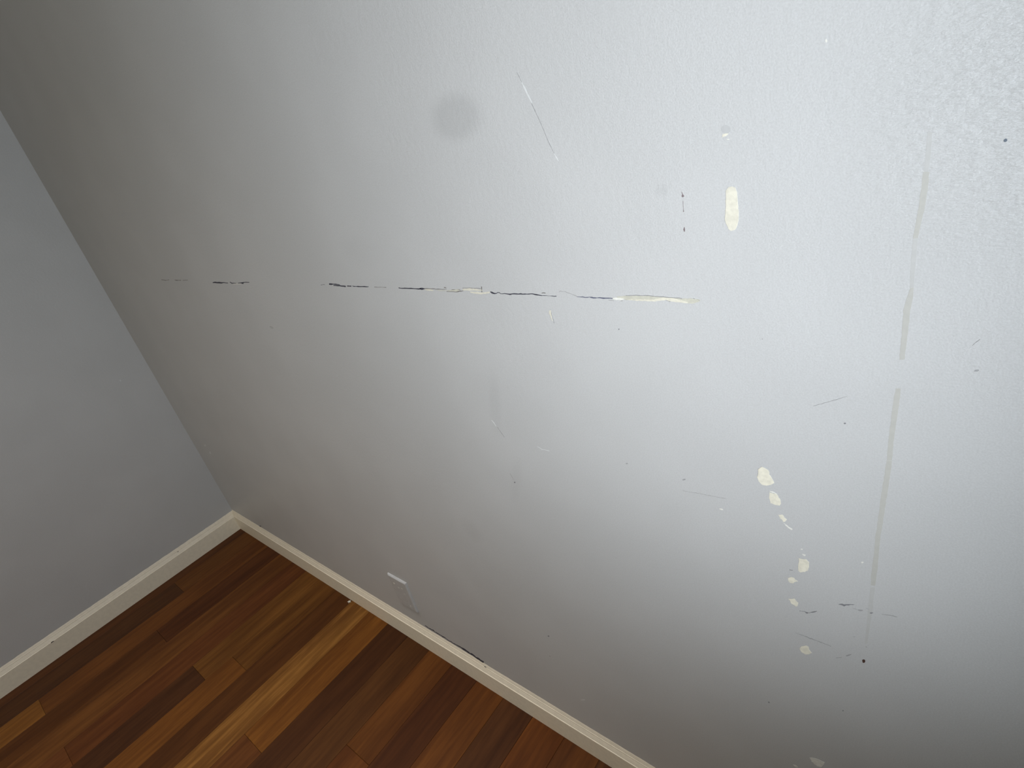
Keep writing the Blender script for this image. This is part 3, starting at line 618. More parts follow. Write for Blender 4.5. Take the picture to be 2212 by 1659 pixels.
        [(2017.5, 1201.2), (2018.0, 1200.2), (2018.9, 1200.9), (2018.1, 1201.6)],
        [(2017.8, 1185.9), (2017.1, 1184.4), (2016.6, 1183.4), (2017.0, 1182.5), (2017.0, 1181.5), (2018.2, 1181.5), (2018.2, 1182.6), (2018.5, 1183.3), (2018.3, 1184.3), (2018.1, 1185.8)],
    ]),
    ("paint_chip", "cream_dim", 0.25, "largest cream chip, topmost of the chain", [
        [(2083.6, 911.8), (2085.1, 913.5), (2087.2, 916.2), (2089.1, 916.1), (2090.7, 915.5), (2092.5, 914.6), (2094.3, 913.9), (2095.2, 912.1), (2095.5, 910.0), (2095.4, 907.8), 
         (2096.7, 906.6), (2097.4, 905.2), (2098.1, 903.5), (2099.1, 901.5), (2099.8, 900.0), (2100.5, 897.7), (2098.8, 895.8), (2096.8, 893.8), (2095.2, 893.1), (2094.0, 892.4), 
         (2092.1, 891.3), (2090.9, 891.4), (2089.0, 891.1), (2087.6, 891.4), (2086.5, 892.6), (2085.4, 893.8), (2084.2, 895.5), (2083.7, 897.3), (2083.2, 899.0), (2082.5, 900.8), 
         (2083.4, 903.4), (2083.8, 906.3), (2083.8, 909.3)],
    ]),
    ("paint_chip", "cream_dim", 0.25, "second cream chip of the chain", [
        [(2095.6, 882.8), (2097.5, 882.4), (2099.0, 882.3), (2100.7, 882.4), (2102.7, 883.5), (2104.8, 880.5), (2105.2, 878.3), (2106.4, 877.4), (2107.2, 875.2), (2107.4, 873.2), 
         (2107.8, 870.6), (2106.5, 867.1), (2104.9, 867.1), (2103.1, 866.6), (2101.8, 866.6), (2100.1, 866.9), (2098.4, 867.6), (2097.0, 867.3), (2096.5, 870.3), (2096.0, 872.2), 
         (2095.4, 874.5), (2095.4, 876.5), (2095.6, 878.9), (2095.6, 881.2)],
    ]),
    ("paint_chip", "cream_dim", 0.25, "small broken cream chip in the chain", [
        [(2105.3, 853.0), (2107.5, 853.9), (2109.3, 854.9), (2110.8, 853.3), (2111.5, 851.3), (2112.8, 850.4), (2114.3, 849.2), (2112.5, 845.5), (2110.6, 844.1), (2109.5, 847.2), 
         (2107.3, 848.5), (2106.6, 850.5)],
    ]),
    ("paint_chip", "cream_dim", 0.25, "squarish cream chip below the gap in the chain", [
        [(2127.8, 795.2), (2129.4, 795.1), (2131.2, 795.3), (2132.1, 795.2), (2134.0, 796.0), (2135.6, 796.9), (2136.6, 795.6), (2137.8, 794.2), (2138.8, 793.4), (2138.7, 790.8), 
         (2138.8, 788.5), (2138.9, 785.6), (2138.4, 783.5), (2138.0, 779.7), (2136.5, 778.4), (2134.7, 775.9), (2133.2, 775.4), (2131.5, 773.9), (2129.9, 772.8), (2127.9, 774.6), 
         (2127.9, 777.6), (2127.6, 780.0), (2127.6, 783.0), (2127.7, 785.8), (2128.3, 789.2), (2128.2, 792.0)],
    ]),
    ("paint_chip", "chalk", 0.2, None, [
        [(2111.3, 842.5), (2112.8, 841.7), (2114.2, 841.0), (2115.5, 840.1), (2116.4, 838.9), (2118.0, 838.4), (2119.5, 837.7), (2120.4, 837.0), (2119.5, 835.5), (2117.9, 836.2), 
         (2116.8, 836.7), (2114.8, 838.4), (2113.1, 839.6), (2112.6, 841.2)],
    ]),
    ("paint_chip", "chalk", 0.4, None, [
        [(2095.6, 884.8), (2098.4, 885.2), (2100.0, 884.8), (2101.4, 884.1), (2103.4, 883.5), (2101.4, 883.1), (2100.2, 883.7), (2098.5, 883.3), (2097.1, 884.1)],
    ]),
    ("paint_chip", "chalk", 0.2, None, [
        [(2131.1, 803.5), (2133.4, 803.5), (2134.8, 803.6), (2134.5, 801.1), (2132.2, 801.6)],
    ]),
    ("paint_chip", "chalk", 0.2, None, [
        [(2129.5, 811.0), (2131.7, 811.0), (2131.2, 809.6), (2129.6, 809.6)],
    ]),
    ("wall_scratch", "hairline", 0.15, None, [
        [(2118.3, 770.7), (2121.9, 771.4), (2122.0, 772.7), (2118.4, 772.0)],
        [(2098.7, 883.8), (2100.8, 883.6), (2102.9, 883.1), (2103.0, 883.8), (2100.9, 884.0), (2098.8, 884.4)],
    ]),
    ("paint_chip", "cream_dim", 0.25, "small pale chip left of the lower chain", [
        [(2117.0, 756.6), (2119.0, 759.0), (2120.7, 760.5), (2122.3, 760.4), (2123.9, 760.2), (2124.7, 758.0), (2126.6, 757.4), (2127.9, 756.9), (2126.0, 755.1), (2124.3, 753.8), 
         (2122.9, 750.9), (2121.1, 750.4), (2119.6, 749.8), (2118.1, 751.3), (2117.3, 752.7)],
    ]),
    ("paint_chip", "cream_dim", 0.25, "slanted pale chip above a dark scuff", [
        [(2118.1, 720.9), (2120.9, 722.4), (2123.1, 723.9), (2124.9, 725.2), (2126.3, 722.8), (2127.6, 721.1), (2129.3, 719.7), (2128.7, 714.7), (2126.9, 711.7), (2125.1, 713.4), 
         (2123.4, 713.9), (2121.7, 714.4), (2120.8, 715.9), (2120.2, 718.7)],
    ]),
    ("paint_chip", "cream_dim", 0.25, "rounded cream chip near the nail hole", [
        [(2134.6, 641.8), (2136.5, 643.1), (2138.4, 645.4), (2139.9, 647.0), (2141.5, 646.5), (2142.9, 646.5), (2143.3, 643.6), (2144.0, 640.7), (2145.4, 638.8), (2147.0, 637.1), 
         (2144.9, 634.3), (2143.4, 632.2), (2141.3, 630.5), (2139.5, 629.2), (2137.9, 630.3), (2136.2, 630.0), (2134.9, 631.1), (2133.8, 633.8), (2132.8, 635.5), (2133.7, 638.9)],
    ]),
    ("scuff_mark", "scuff", 0.15, "dark scuff under the slanted pale chip", [
        [(2130.8, 706.0), (2133.1, 707.1), (2135.4, 707.8), (2137.7, 708.7), (2137.7, 709.4), (2135.4, 708.4), (2133.1, 707.5), (2130.8, 706.8)],
        [(2137.1, 707.2), (2139.2, 706.2), (2140.9, 708.5), (2140.9, 709.1), (2139.4, 708.9), (2137.4, 708.3)],
        [(2141.2, 708.1), (2143.8, 711.0), (2143.7, 711.7), (2141.1, 708.6)],
        [(2143.8, 710.8), (2145.9, 712.0), (2147.9, 714.0), (2149.8, 716.6), (2149.7, 717.2), (2147.6, 715.4), (2145.7, 713.8), (2143.7, 711.9)],
    ]),
    ("scuff_mark", "scuff", 0.15, "darkest short scuff low on the right", [
        [(2171.3, 740.8), (2174.5, 741.3), (2176.8, 740.6), (2178.8, 743.6), (2181.0, 744.6), (2183.1, 747.0), (2184.9, 747.6), (2186.7, 749.1), (2186.6, 749.3), (2184.8, 748.7), 
         (2183.0, 747.8), (2180.8, 746.5), (2178.6, 745.3), (2176.7, 743.8), (2174.7, 744.0), (2171.3, 741.4)],
    ]),
    ("scuff_mark", "scuff_faint", 0.15, None, [
        [(2190.1, 741.8), (2192.4, 741.5), (2195.0, 743.5), (2194.9, 745.0), (2192.3, 744.0), (2190.2, 743.0)],
        [(2197.9, 748.9), (2201.2, 749.6), (2201.3, 750.0), (2198.0, 749.7)],
        [(2212.6, 747.9), (2214.6, 748.8), (2216.7, 749.0), (2218.7, 749.9), (2220.7, 750.5), (2222.6, 750.9), (2224.5, 750.9), (2226.4, 751.4), (2226.4, 752.1), (2224.6, 752.1), 
         (2222.7, 752.4), (2220.7, 751.6), (2218.7, 751.0), (2216.7, 750.0), (2214.6, 749.4), (2212.6, 748.7)],
        [(2185.0, 742.3), (2187.2, 742.4), (2189.5, 742.1), (2189.6, 742.5), (2187.3, 742.9), (2185.0, 742.6)],
    ]),
    ("scuff_mark", "scuff", 0.15, None, [
        [(2201.6, 743.4), (2203.2, 743.7), (2204.6, 745.6), (2204.5, 746.1), (2202.9, 745.7), (2201.5, 744.2)],
    ]),
    ("scuff_mark", "scuff_faint", 0.15, None, [
        [(2126.9, 663.6), (2129.0, 663.5), (2131.2, 663.1), (2133.2, 662.9), (2135.3, 663.4), (2137.4, 663.2), (2139.4, 663.4), (2141.5, 663.0), (2143.7, 662.2), (2145.8, 663.0), 
         (2147.9, 662.7), (2149.9, 663.1), (2152.0, 663.2), (2154.0, 663.2), (2155.9, 662.6), (2157.9, 663.4), (2160.0, 663.0), (2162.4, 663.1), (2164.8, 663.2), (2167.2, 662.8), 
         (2167.5, 664.0), (2165.0, 664.3), (2162.6, 664.3), (2160.2, 664.1), (2158.1, 664.7), (2156.2, 664.4), (2154.2, 664.4), (2152.1, 663.9), (2150.1, 664.3), (2148.1, 664.2), 
         (2146.0, 664.7), (2143.9, 664.0), (2141.8, 664.3), (2139.6, 664.9), (2137.5, 664.0), (2135.4, 664.4), (2133.4, 664.0), (2131.3, 663.7), (2129.2, 664.2), (2127.1, 664.1)],
    ]),
    ("scuff_mark", "scuff_faint", 0.15, None, [
        [(2183.8, 655.5), (2186.5, 658.6), (2188.9, 662.6), (2188.7, 663.3), (2186.0, 660.6), (2183.4, 657.2)],
        [(2173.7, 645.1), (2176.5, 647.6), (2179.3, 650.4), (2179.2, 651.1), (2176.4, 648.3), (2173.6, 646.3)],
        [(2188.8, 694.6), (2190.5, 695.8), (2190.4, 696.5), (2188.8, 695.5)],
        [(2201.6, 685.0), (2203.2, 685.3), (2203.3, 686.2), (2201.7, 686.1)],
    ]),
    ("nail_hole", "nail", 0.25, "small dark brown nail hole", [
        [(2200.1, 660.2), (2201.2, 662.2), (2202.5, 662.5), (2203.2, 660.6), (2203.1, 659.1), (2203.0, 657.9), (2202.4, 657.1), (2201.8, 656.1), (2200.7, 656.2), (2200.6, 657.8), 
         (2200.3, 658.6)],
    ]),
    ("tape_residue", "tape", 0.08, "upper run of the long vertical tape mark", [
        [(2203.9, 1218.0), (2203.6, 1215.0), (2204.1, 1211.8), (2203.9, 1208.6), (2204.2, 1205.4), (2203.8, 1202.5), (2203.9, 1199.1), (2203.8, 1196.2), (2203.6, 1193.0), (2203.7, 1190.0), 
         (2203.2, 1187.2), (2203.0, 1184.6), (2202.8, 1181.8), (2202.5, 1178.6), (2202.3, 1175.4), (2202.1, 1172.4), (2201.8, 1169.5), (2198.7, 1169.0), (2198.9, 1172.3), (2199.1, 1175.5), 
         (2199.3, 1178.6), (2199.4, 1181.8), (2199.5, 1184.8), (2199.7, 1187.5), (2199.7, 1190.5), (2200.0, 1193.0), (2200.0, 1196.2), (2199.9, 1199.5), (2200.0, 1203.0), (2200.1, 1206.0), 
         (2200.1, 1209.0), (2199.9, 1212.1), (2199.9, 1215.3), (2200.0, 1218.5)],
    ]),
    ("tape_residue", "tape_faint", 0.06, None, [
        [(2201.8, 1169.2), (2202.0, 1166.0), (2202.1, 1162.5), (2202.3, 1159.1), (2202.4, 1156.0), (2202.3, 1152.8), (2202.6, 1149.4), (2202.7, 1145.8), (2202.7, 1142.8), (2202.7, 1139.3), 
         (2203.1, 1135.9), (2203.1, 1132.6), (2203.3, 1129.0), (2200.8, 1129.0), (2200.6, 1132.5), (2200.2, 1135.9), (2200.1, 1139.2), (2199.7, 1142.6), (2199.7, 1146.2), (2199.5, 1149.3), 
         (2199.3, 1152.7), (2199.3, 1156.1), (2199.2, 1159.3), (2199.0, 1162.6), (2199.0, 1166.1), (2198.8, 1169.3)],
    ]),
    ("tape_residue", "tape", 0.08, "middle run of the vertical tape mark", [
        [(2201.1, 1128.9), (2203.3, 1129.2), (2203.3, 1126.9), (2203.5, 1124.3), (2203.6, 1122.2), (2203.6, 1119.4), (2203.4, 1117.2), (2203.3, 1114.5), (2203.2, 1112.1), (2202.8, 1109.6), 
         (2202.9, 1107.5), (2203.0, 1105.4), (2203.0, 1103.3), (2203.3, 1101.3), (2203.3, 1098.9), (2203.1, 1096.3), (2203.2, 1094.2), (2203.3, 1091.8), (2203.4, 1089.4), (2203.2, 1087.0), 
         (2203.3, 1083.9), (2203.4, 1081.0), (2203.3, 1078.5), (2203.4, 1075.7), (2203.3, 1072.9), (2203.2, 1070.0), (2203.5, 1067.0), (2203.5, 1064.5), (2201.6, 1063.9), (2199.8, 1063.8), 
         (2199.8, 1066.2), (2199.4, 1068.6), (2199.7, 1071.3), (2199.4, 1073.5), (2199.5, 1076.6), (2199.5, 1078.8), (2199.3, 1081.6), (2199.1, 1083.8), (2199.4, 1086.3), (2199.1, 1088.9), 
         (2199.0, 1091.1), (2198.9, 1093.5), (2198.9, 1096.1), (2198.7, 1098.7), (2198.6, 1101.2), (2198.5, 1103.7), (2198.7, 1105.8), (2198.2, 1108.1), (2198.3, 1110.6), (2198.6, 1112.9), 
         (2198.8, 1115.0), (2199.2, 1117.3), (2199.4, 1119.8), (2199.8, 1121.3), (2200.1, 1123.3), (2200.5, 1125.2), (2200.7, 1127.1)],
    ]),
    ("tape_residue", "tape", 0.08, "lower run of the vertical tape mark", [
        [(2200.1, 1035.6), (2203.4, 1035.9), (2203.4, 1033.2), (2203.6, 1030.6), (2203.8, 1028.0), (2203.6, 1025.8), (2203.5, 1023.3), (2203.6, 1021.3), (2203.8, 1018.4), (2203.6, 1015.7), 
         (2203.5, 1013.5), (2203.6, 1010.8), (2203.5, 1008.4), (2203.4, 1005.8), (2203.4, 1003.0), (2203.3, 1000.4), (2203.3, 997.9), (2203.2, 995.6), (2203.4, 992.6), (2203.2, 989.9), 
         (2203.1, 987.4), (2203.2, 984.5), (2203.2, 981.0), (2203.0, 978.1), (2203.4, 974.4), (2203.4, 971.7), (2203.4, 968.6), (2203.6, 965.9), (2203.8, 963.1), (2203.7, 959.9), 
         (2203.8, 957.0), (2201.5, 956.4), (2199.7, 955.5), (2199.7, 958.9), (2199.6, 961.8), (2199.4, 964.3), (2199.4, 967.5), (2199.4, 970.0), (2199.3, 972.9), (2199.3, 975.6), 
         (2199.1, 978.7), (2199.0, 981.0), (2199.0, 983.3), (2199.3, 986.1), (2198.9, 988.9), (2199.1, 991.6), (2198.9, 994.1), (2199.3, 996.9), (2199.3, 999.7), (2199.2, 1002.0), 
         (2199.0, 1004.8), (2199.1, 1007.1), (2199.0, 1009.8), (2199.1, 1012.2), (2199.1, 1014.9), (2199.2, 1017.5), (2199.2, 1019.9), (2199.2, 1022.3), (2199.1, 1024.8), (2199.2, 1027.4), 
         (2199.4, 1030.3), (2199.8, 1032.7)],
    ]),
    ("tape_residue", "tape", 0.08, "bottom end of the vertical tape mark", [
        [(2199.6, 955.4), (2201.7, 956.3), (2203.8, 956.6), (2203.8, 953.4), (2204.0, 949.8), (2204.0, 946.8), (2203.9, 943.2), (2203.7, 940.4), (2203.9, 936.8), (2203.6, 933.3), 
         (2203.7, 930.3), (2203.8, 926.1), (2203.6, 923.3), (2203.6, 919.5), (2203.7, 915.8), (2203.5, 912.1), (2203.2, 908.9), (2203.4, 905.1), (2203.3, 901.4), (2203.1, 898.2), 
         (2203.3, 893.8), (2203.1, 890.5), (2202.9, 886.4), (2203.0, 882.4), (2203.1, 878.7), (2202.8, 874.8), (2202.8, 871.1), (2202.7, 867.2), (2202.4, 863.1), (2202.4, 859.3), 
         (2202.7, 855.4), (2202.4, 851.7), (2202.6, 847.6), (2202.7, 843.6), (2202.8, 839.8), (2202.8, 836.1), (2203.1, 831.5), (2203.0, 827.0), (2203.2, 822.5), (2203.4, 818.1), 
         (2203.7, 813.7), (2203.4, 809.3), (2203.3, 805.5), (2203.4, 801.4), (2203.4, 796.9), (2203.4, 792.4), (2203.2, 788.1), (2199.3, 787.3), (2199.2, 793.2), (2198.6, 798.9), 
         (2198.5, 803.1), (2198.6, 807.5), (2198.7, 811.4), (2198.5, 815.5), (2198.6, 820.3), (2198.6, 824.7), (2198.7, 829.5), (2198.8, 833.9), (2198.8, 838.3), (2198.6, 842.5), 
         (2198.5, 846.2), (2198.3, 849.8), (2198.3, 853.7), (2198.0, 857.1), (2198.0, 861.5), (2198.6, 865.9), (2198.7, 869.3), (2198.4, 873.4), (2198.4, 877.1), (2198.7, 880.8), 
         (2198.3, 884.5), (2198.6, 888.9), (2198.7, 892.2), (2198.7, 896.2), (2198.7, 899.6), (2198.5, 903.6), (2198.6, 907.0), (2198.7, 911.0), (2198.7, 914.6), (2198.9, 917.8), 
         (2199.1, 921.7), (2198.9, 925.1), (2198.9, 928.8), (2199.4, 931.9), (2199.1, 935.9), (2199.5, 938.8), (2199.4, 942.1), (2199.4, 945.5), (2199.4, 948.9), (2199.5, 952.6)],
    ]),
    ("tape_residue", "tape_faint", 0.06, None, [
        [(2199.6, 1245.4), (2202.5, 1245.2), (2202.4, 1242.4), (2202.7, 1239.7), (2202.9, 1236.8), (2202.8, 1233.8), (2203.2, 1231.0), (2203.2, 1228.2), (2203.2, 1224.7), (2203.2, 1221.5), 
         (2203.2, 1218.1), (2200.4, 1218.5), (2200.3, 1221.2), (2200.4, 1223.8), (2200.3, 1226.2), (2200.2, 1228.9), (2200.2, 1231.7), (2200.1, 1234.5), (2200.0, 1237.4), (2199.7, 1240.0), 
         (2200.0, 1242.5)],
    ]),
    ("tape_residue", "tape_faint", 0.06, None, [
        [(2199.5, 784.1), (2203.4, 786.3), (2203.4, 780.3), (2203.3, 773.7), (2203.4, 767.7), (2203.2, 761.2), (2203.9, 755.1), (2203.8, 747.9), (2203.6, 741.6), (2203.7, 734.7), 
         (2203.3, 727.9), (2203.4, 720.2), (2203.1, 713.9), (2203.2, 706.6), (2203.0, 699.8), (2203.1, 692.1), (2200.5, 690.7), (2200.4, 697.8), (2200.4, 705.2), (2200.2, 712.1), 
         (2200.2, 718.7), (2200.0, 725.4), (2199.9, 732.1), (2199.8, 739.3), (2199.5, 746.0), (2199.5, 753.0), (2199.5, 758.7), (2199.5, 765.4), (2199.4, 771.9), (2199.2, 777.8)],
    ]),
    ("speck", "mark_blue", 0.15, "blue-grey speck at the upper right", [
        [(2243.4, 1234.9), (2243.6, 1234.2), (2243.4, 1233.6), (2242.8, 1233.2), (2242.1, 1233.4), (2241.7, 1234.0), (2241.8, 1234.8), (2242.2, 1235.2), (2242.8, 1235.4)],
    ]),
    ("speck", "scuff", 0.15, None, [
        [(2164.3, 990.7), (2164.1, 990.0), (2163.4, 989.6), (2162.8, 989.6), (2162.4, 990.1), (2162.3, 990.5), (2162.8, 991.0), (2163.4, 991.4), (2164.0, 991.2)],
    ]),
    ("speck", "scuff_faint", 0.15, None, [
        [(2252.8, 1060.8), (2252.6, 1060.3), (2251.8, 1059.5), (2250.7, 1059.2), (2249.9, 1059.2), (2249.7, 1059.8), (2250.4, 1060.5), (2251.4, 1061.1), (2252.3, 1061.2)],
    ]),
    ("speck", "scuff", 0.15, None, [
        [(1698.2, 772.1), (1697.5, 770.5), (1696.3, 769.8), (1695.3, 769.9), (1694.5, 770.2), (1694.8, 771.4), (1695.9, 772.9), (1697.4, 773.4), (1698.3, 773.1)],
    ]),
    ("speck", "scuff_faint", 0.15, None, [
        [(1918.3, 873.4), (1918.0, 872.6), (1916.8, 872.0), (1915.7, 871.6), (1914.8, 872.1), (1915.1, 873.1), (1915.7, 873.6), (1917.1, 874.3), (1918.2, 874.0)],
    ]),
    ("speck", "scuff_faint", 0.15, None, [
        [(1997.8, 871.2), (1997.2, 870.1), (1995.8, 869.0), (1994.2, 868.2), (1993.2, 868.3), (1992.9, 868.9), (1994.0, 870.0), (1995.8, 871.3), (1997.1, 871.5)],
    ]),
    ("speck", "scuff", 0.15, None, [
        [(2097.1, 490.5), (2096.6, 489.5), (2095.8, 489.5), (2095.1, 489.9), (2094.8, 490.8), (2095.1, 491.8), (2095.8, 492.4), (2096.6, 492.5), (2097.2, 491.3)],
    ]),
    ("speck", "scuff", 0.15, None, [
        [(2187.1, 547.9), (2187.0, 547.2), (2186.6, 546.2), (2186.1, 545.9), (2185.8, 546.4), (2185.7, 547.1), (2186.0, 548.3), (2186.5, 548.7), (2186.9, 548.6)],
    ]),
    ("speck", "scuff", 0.15, None, [
        [(1678.8, 368.6), (1677.1, 366.5), (1675.8, 365.7), (1674.4, 366.1), (1674.6, 367.8), (1675.2, 368.9), (1676.7, 370.7), (1678.3, 370.9), (1679.7, 370.6)],
    ]),
    ("speck", "scuff_faint", 0.15, None, [
        [(1666.8, 298.7), (1665.8, 296.6), (1664.4, 294.9), (1663.3, 294.7), (1662.6, 295.3), (1662.7, 296.1), (1663.7, 298.0), (1665.5, 299.4), (1666.6, 299.2)],
    ]),
    ("speck", "scuff", 0.15, None, [
        [(1932.6, 1071.0), (1932.5, 1070.6), (1931.8, 1070.3), (1931.3, 1070.2), (1930.8, 1070.8), (1931.0, 1071.1), (1931.4, 1071.7), (1932.0, 1071.8), (1932.4, 1071.7)],
    ]),
    ("speck", "scuff_faint", 0.15, None, [
        [(2089.3, 1073.3), (2089.2, 1072.8), (2088.8, 1072.4), (2088.3, 1072.5), (2088.1, 1072.9), (2088.1, 1073.4), (2088.4, 1073.8), (2088.8, 1074.0), (2089.1, 1073.7)],
    ]),
    ("speck", "chalk", 0.15, None, [
        [(2042.5, 837.5), (2041.8, 836.8), (2040.4, 836.3), (2038.8, 836.6), (2038.1, 837.2), (2038.3, 838.3), (2039.5, 838.6), (2041.0, 838.9), (2042.1, 838.2)],
    ]),
    ("speck", "chalk", 0.15, None, [
        [(2133.7, 1316.2), (2133.6, 1315.5), (2133.2, 1315.1), (2132.8, 1315.3), (2132.5, 1316.0), (2132.4, 1316.8), (2132.7, 1317.4), (2133.1, 1317.4), (2133.5, 1317.0)],
    ]),
    ("speck", "chalk", 0.15, None, [
        [(2190.6, 817.5), (2190.4, 816.6), (2189.9, 816.0), (2189.1, 815.6), (2188.6, 816.1), (2188.5, 816.8), (2188.9, 817.7), (2189.7, 818.0), (2190.4, 818.1)],
    ]),
    ("speck", "filler_grey", 0.15, None, [
        [(1085.8, 1005.3), (1080.8, 1004.0), (1074.9, 1004.0), (1070.2, 1005.9), (1069.9, 1008.4), (1072.7, 1010.1), (1078.4, 1010.6), (1083.5, 1009.5), (1086.3, 1007.2)],
    ]),
    ("speck", "paint_light", 0.15, None, [
        [(1734.2, 201.7), (1732.5, 199.1), (1728.5, 194.8), (1724.0, 190.6), (1721.1, 189.2), (1721.0, 190.2), (1724.4, 194.6), (1728.8, 199.1), (1732.5, 201.5)],
    ]),
    ("speck", "paint_light", 0.15, None, [
        [(143.9, 457.3), (137.0, 452.2), (127.3, 448.1), (119.7, 446.5), (120.2, 449.4), (125.2, 454.8), (134.9, 459.8), (143.3, 462.6), (147.5, 461.8)],
    ]),
    ("speck", "paint_light", 0.15, None, [
        [(154.3, 427.3), (149.0, 422.1), (141.2, 416.9), (135.5, 415.9), (131.7, 417.5), (137.2, 423.3), (141.8, 427.9), (150.4, 431.8), (153.8, 430.9)],
    ]),
    ("speck", "scuff", 0.15, None, [
        [(258.1, 103.0), (251.2, 97.3), (242.2, 92.1), (232.4, 88.6), (231.3, 90.8), (235.9, 96.1), (243.9, 101.7), (254.1, 106.0), (259.3, 106.6)],
    ]),
    ("wall_scratch", "hairline", 0.15, None, [
        [(2245.7, 1081.7), (2246.5, 1083.0), (2247.2, 1084.3), (2248.1, 1085.4), (2248.9, 1086.3), (2249.6, 1087.9), (2249.4, 1088.1), (2248.7, 1086.6), (2247.8, 1085.8), (2247.1, 1084.5), 
         (2246.3, 1083.1), (2245.6, 1081.8)],
        [(2135.7, 1004.7), (2137.4, 1005.5), (2139.0, 1006.5), (2140.6, 1007.7), (2142.2, 1008.1), (2143.9, 1009.0), (2145.4, 1010.3), (2147.0, 1011.0), (2148.6, 1011.7), (2150.1, 1012.7), 
         (2151.6, 1013.7), (2153.2, 1014.5), (2154.7, 1015.1), (2156.2, 1016.3), (2157.6, 1017.1), (2159.1, 1018.0), (2160.5, 1019.2), (2162.0, 1019.8), (2163.5, 1020.7), (2163.4, 1020.9), 
         (2162.0, 1020.0), (2160.5, 1019.4), (2159.0, 1018.4), (2157.5, 1017.4), (2156.0, 1016.7), (2154.6, 1015.5), (2153.0, 1014.9), (2151.5, 1014.0), (2150.0, 1013.0), (2148.5, 1012.2), 
         (2146.9, 1011.3), (2145.3, 1010.6), (2143.7, 1009.4), (2142.2, 1008.5), (2140.5, 1008.0), (2138.9, 1006.9), (2137.3, 1005.9), (2135.6, 1005.1)],
        [(1992.5, 851.0), (1995.0, 850.9), (1997.5, 851.5), (2000.0, 852.0), (2002.4, 851.8), (2004.9, 852.2), (2007.3, 852.3), (2009.7, 853.0), (2012.2, 853.2), (2014.6, 853.8), 
         (2016.9, 853.5), (2019.3, 853.9), (2021.7, 854.1), (2024.1, 854.0), (2026.5, 854.5), (2028.9, 854.7), (2031.3, 855.0), (2033.6, 855.3), (2036.0, 855.2), (2038.3, 855.4), 
         (2040.6, 855.7), (2042.9, 855.9), (2045.2, 856.3), (2047.5, 856.4), (2047.6, 856.6), (2045.3, 856.6), (2043.0, 856.5), (2040.7, 856.0), (2038.4, 855.9), (2036.0, 855.6), 
         (2033.7, 855.6), (2031.3, 855.4), (2029.0, 855.1), (2026.6, 855.1), (2024.2, 854.3), (2021.8, 854.6), (2019.4, 854.2), (2017.0, 853.9), (2014.7, 854.2), (2012.2, 853.6), 
         (2009.8, 853.5), (2007.3, 852.6), (2004.9, 852.4), (2002.5, 852.1), (2000.0, 852.3), (1997.5, 851.8), (1995.0, 851.2), (1992.6, 851.4)],
    ]),
    ("wall_scratch", "paint_light", 0.15, "two tiny pale scratches in mid-wall", [
        [(1680.8, 892.6), (1682.4, 890.1), (1684.0, 887.7), (1685.7, 884.8), (1687.8, 882.2), (1688.2, 882.6), (1687.0, 885.7), (1685.5, 888.8), (1683.5, 891.0), (1681.4, 893.0)],
        [(1764.7, 862.0), (1768.7, 860.2), (1772.7, 858.0), (1777.5, 859.1), (1781.8, 859.0), (1786.2, 858.9), (1786.8, 860.2), (1782.4, 860.2), (1777.9, 860.0), (1773.5, 859.4), 
         (1769.5, 861.3), (1765.3, 862.7)],
    ]),
    ("wall_scratch", "hairline", 0.15, None, [
        [(1690.3, 881.4), (1691.9, 877.4), (1693.6, 874.6), (1695.3, 871.3), (1697.0, 869.1), (1698.6, 866.3), (1700.2, 863.9), (1700.9, 864.5), (1699.3, 866.8), (1697.9, 869.8), 
         (1696.3, 872.0), (1694.5, 875.2), (1692.6, 877.8), (1691.3, 882.0)],
        [(1690.3, 788.5), (1691.8, 785.7), (1693.2, 782.4), (1694.6, 778.8), (1696.0, 775.5), (1696.5, 775.9), (1695.0, 779.1), (1693.9, 783.0), (1692.4, 786.1), (1690.8, 788.9)],
    ]),
    ("paint_chip", "chalk", 0.25, "lowest pale chip at the bottom of the wall", [
        [(2152.0, 403.0), (2153.9, 405.0), (2156.3, 406.3), (2158.9, 408.3), (2161.4, 409.2), (2163.0, 409.3), (2165.5, 409.8), (2167.7, 409.9), (2169.0, 409.6), (2171.2, 410.3), 
         (2170.2, 403.6), (2169.0, 398.4), (2167.9, 395.1), (2166.4, 392.0), (2164.4, 392.5), (2162.4, 390.9), (2161.3, 392.8), (2159.6, 392.4), (2157.9, 393.7), (2156.9, 395.7), 
         (2154.9, 395.5), (2154.3, 398.4), (2153.0, 400.8)],
    ]),
    ("paint_chip", "chalk", 0.2, None, [
        [(2130.7, 362.7), (2133.9, 365.0), (2135.8, 364.2), (2137.5, 362.3), (2135.7, 359.9), (2134.3, 359.9), (2132.0, 361.2)],
    ]),
    ("caulk_gap", "crack_dark", 0.3, "dark gap behind the baseboard top", [
        [(1193.6, 102.6), (1200.5, 103.4), (1206.6, 101.3), (1213.6, 102.3), (1220.4, 102.2), (1227.0, 103.4), (1233.5, 101.6), (1240.2, 102.4), (1246.2, 101.2), (1253.2, 102.2), 
         (1260.0, 102.9), (1265.0, 100.6), (1272.2, 102.4), (1278.5, 101.9), (1283.8, 99.6), (1290.1, 99.6), (1296.8, 101.5), (1302.5, 99.8), (1308.5, 100.1), (1315.1, 100.9), 
         (1317.4, 104.4), (1311.7, 105.0), (1304.5, 102.6), (1299.7, 105.7), (1292.4, 103.2), (1286.3, 103.1), (1280.5, 104.6), (1275.4, 107.1), (1269.1, 106.5), (1262.1, 105.9), 
         (1255.8, 105.9), (1249.2, 105.4), (1243.1, 106.5), (1235.4, 104.2), (1231.5, 109.5), (1223.0, 106.0), (1216.7, 106.8), (1208.8, 104.2), (1203.5, 107.2), (1196.0, 106.1)],
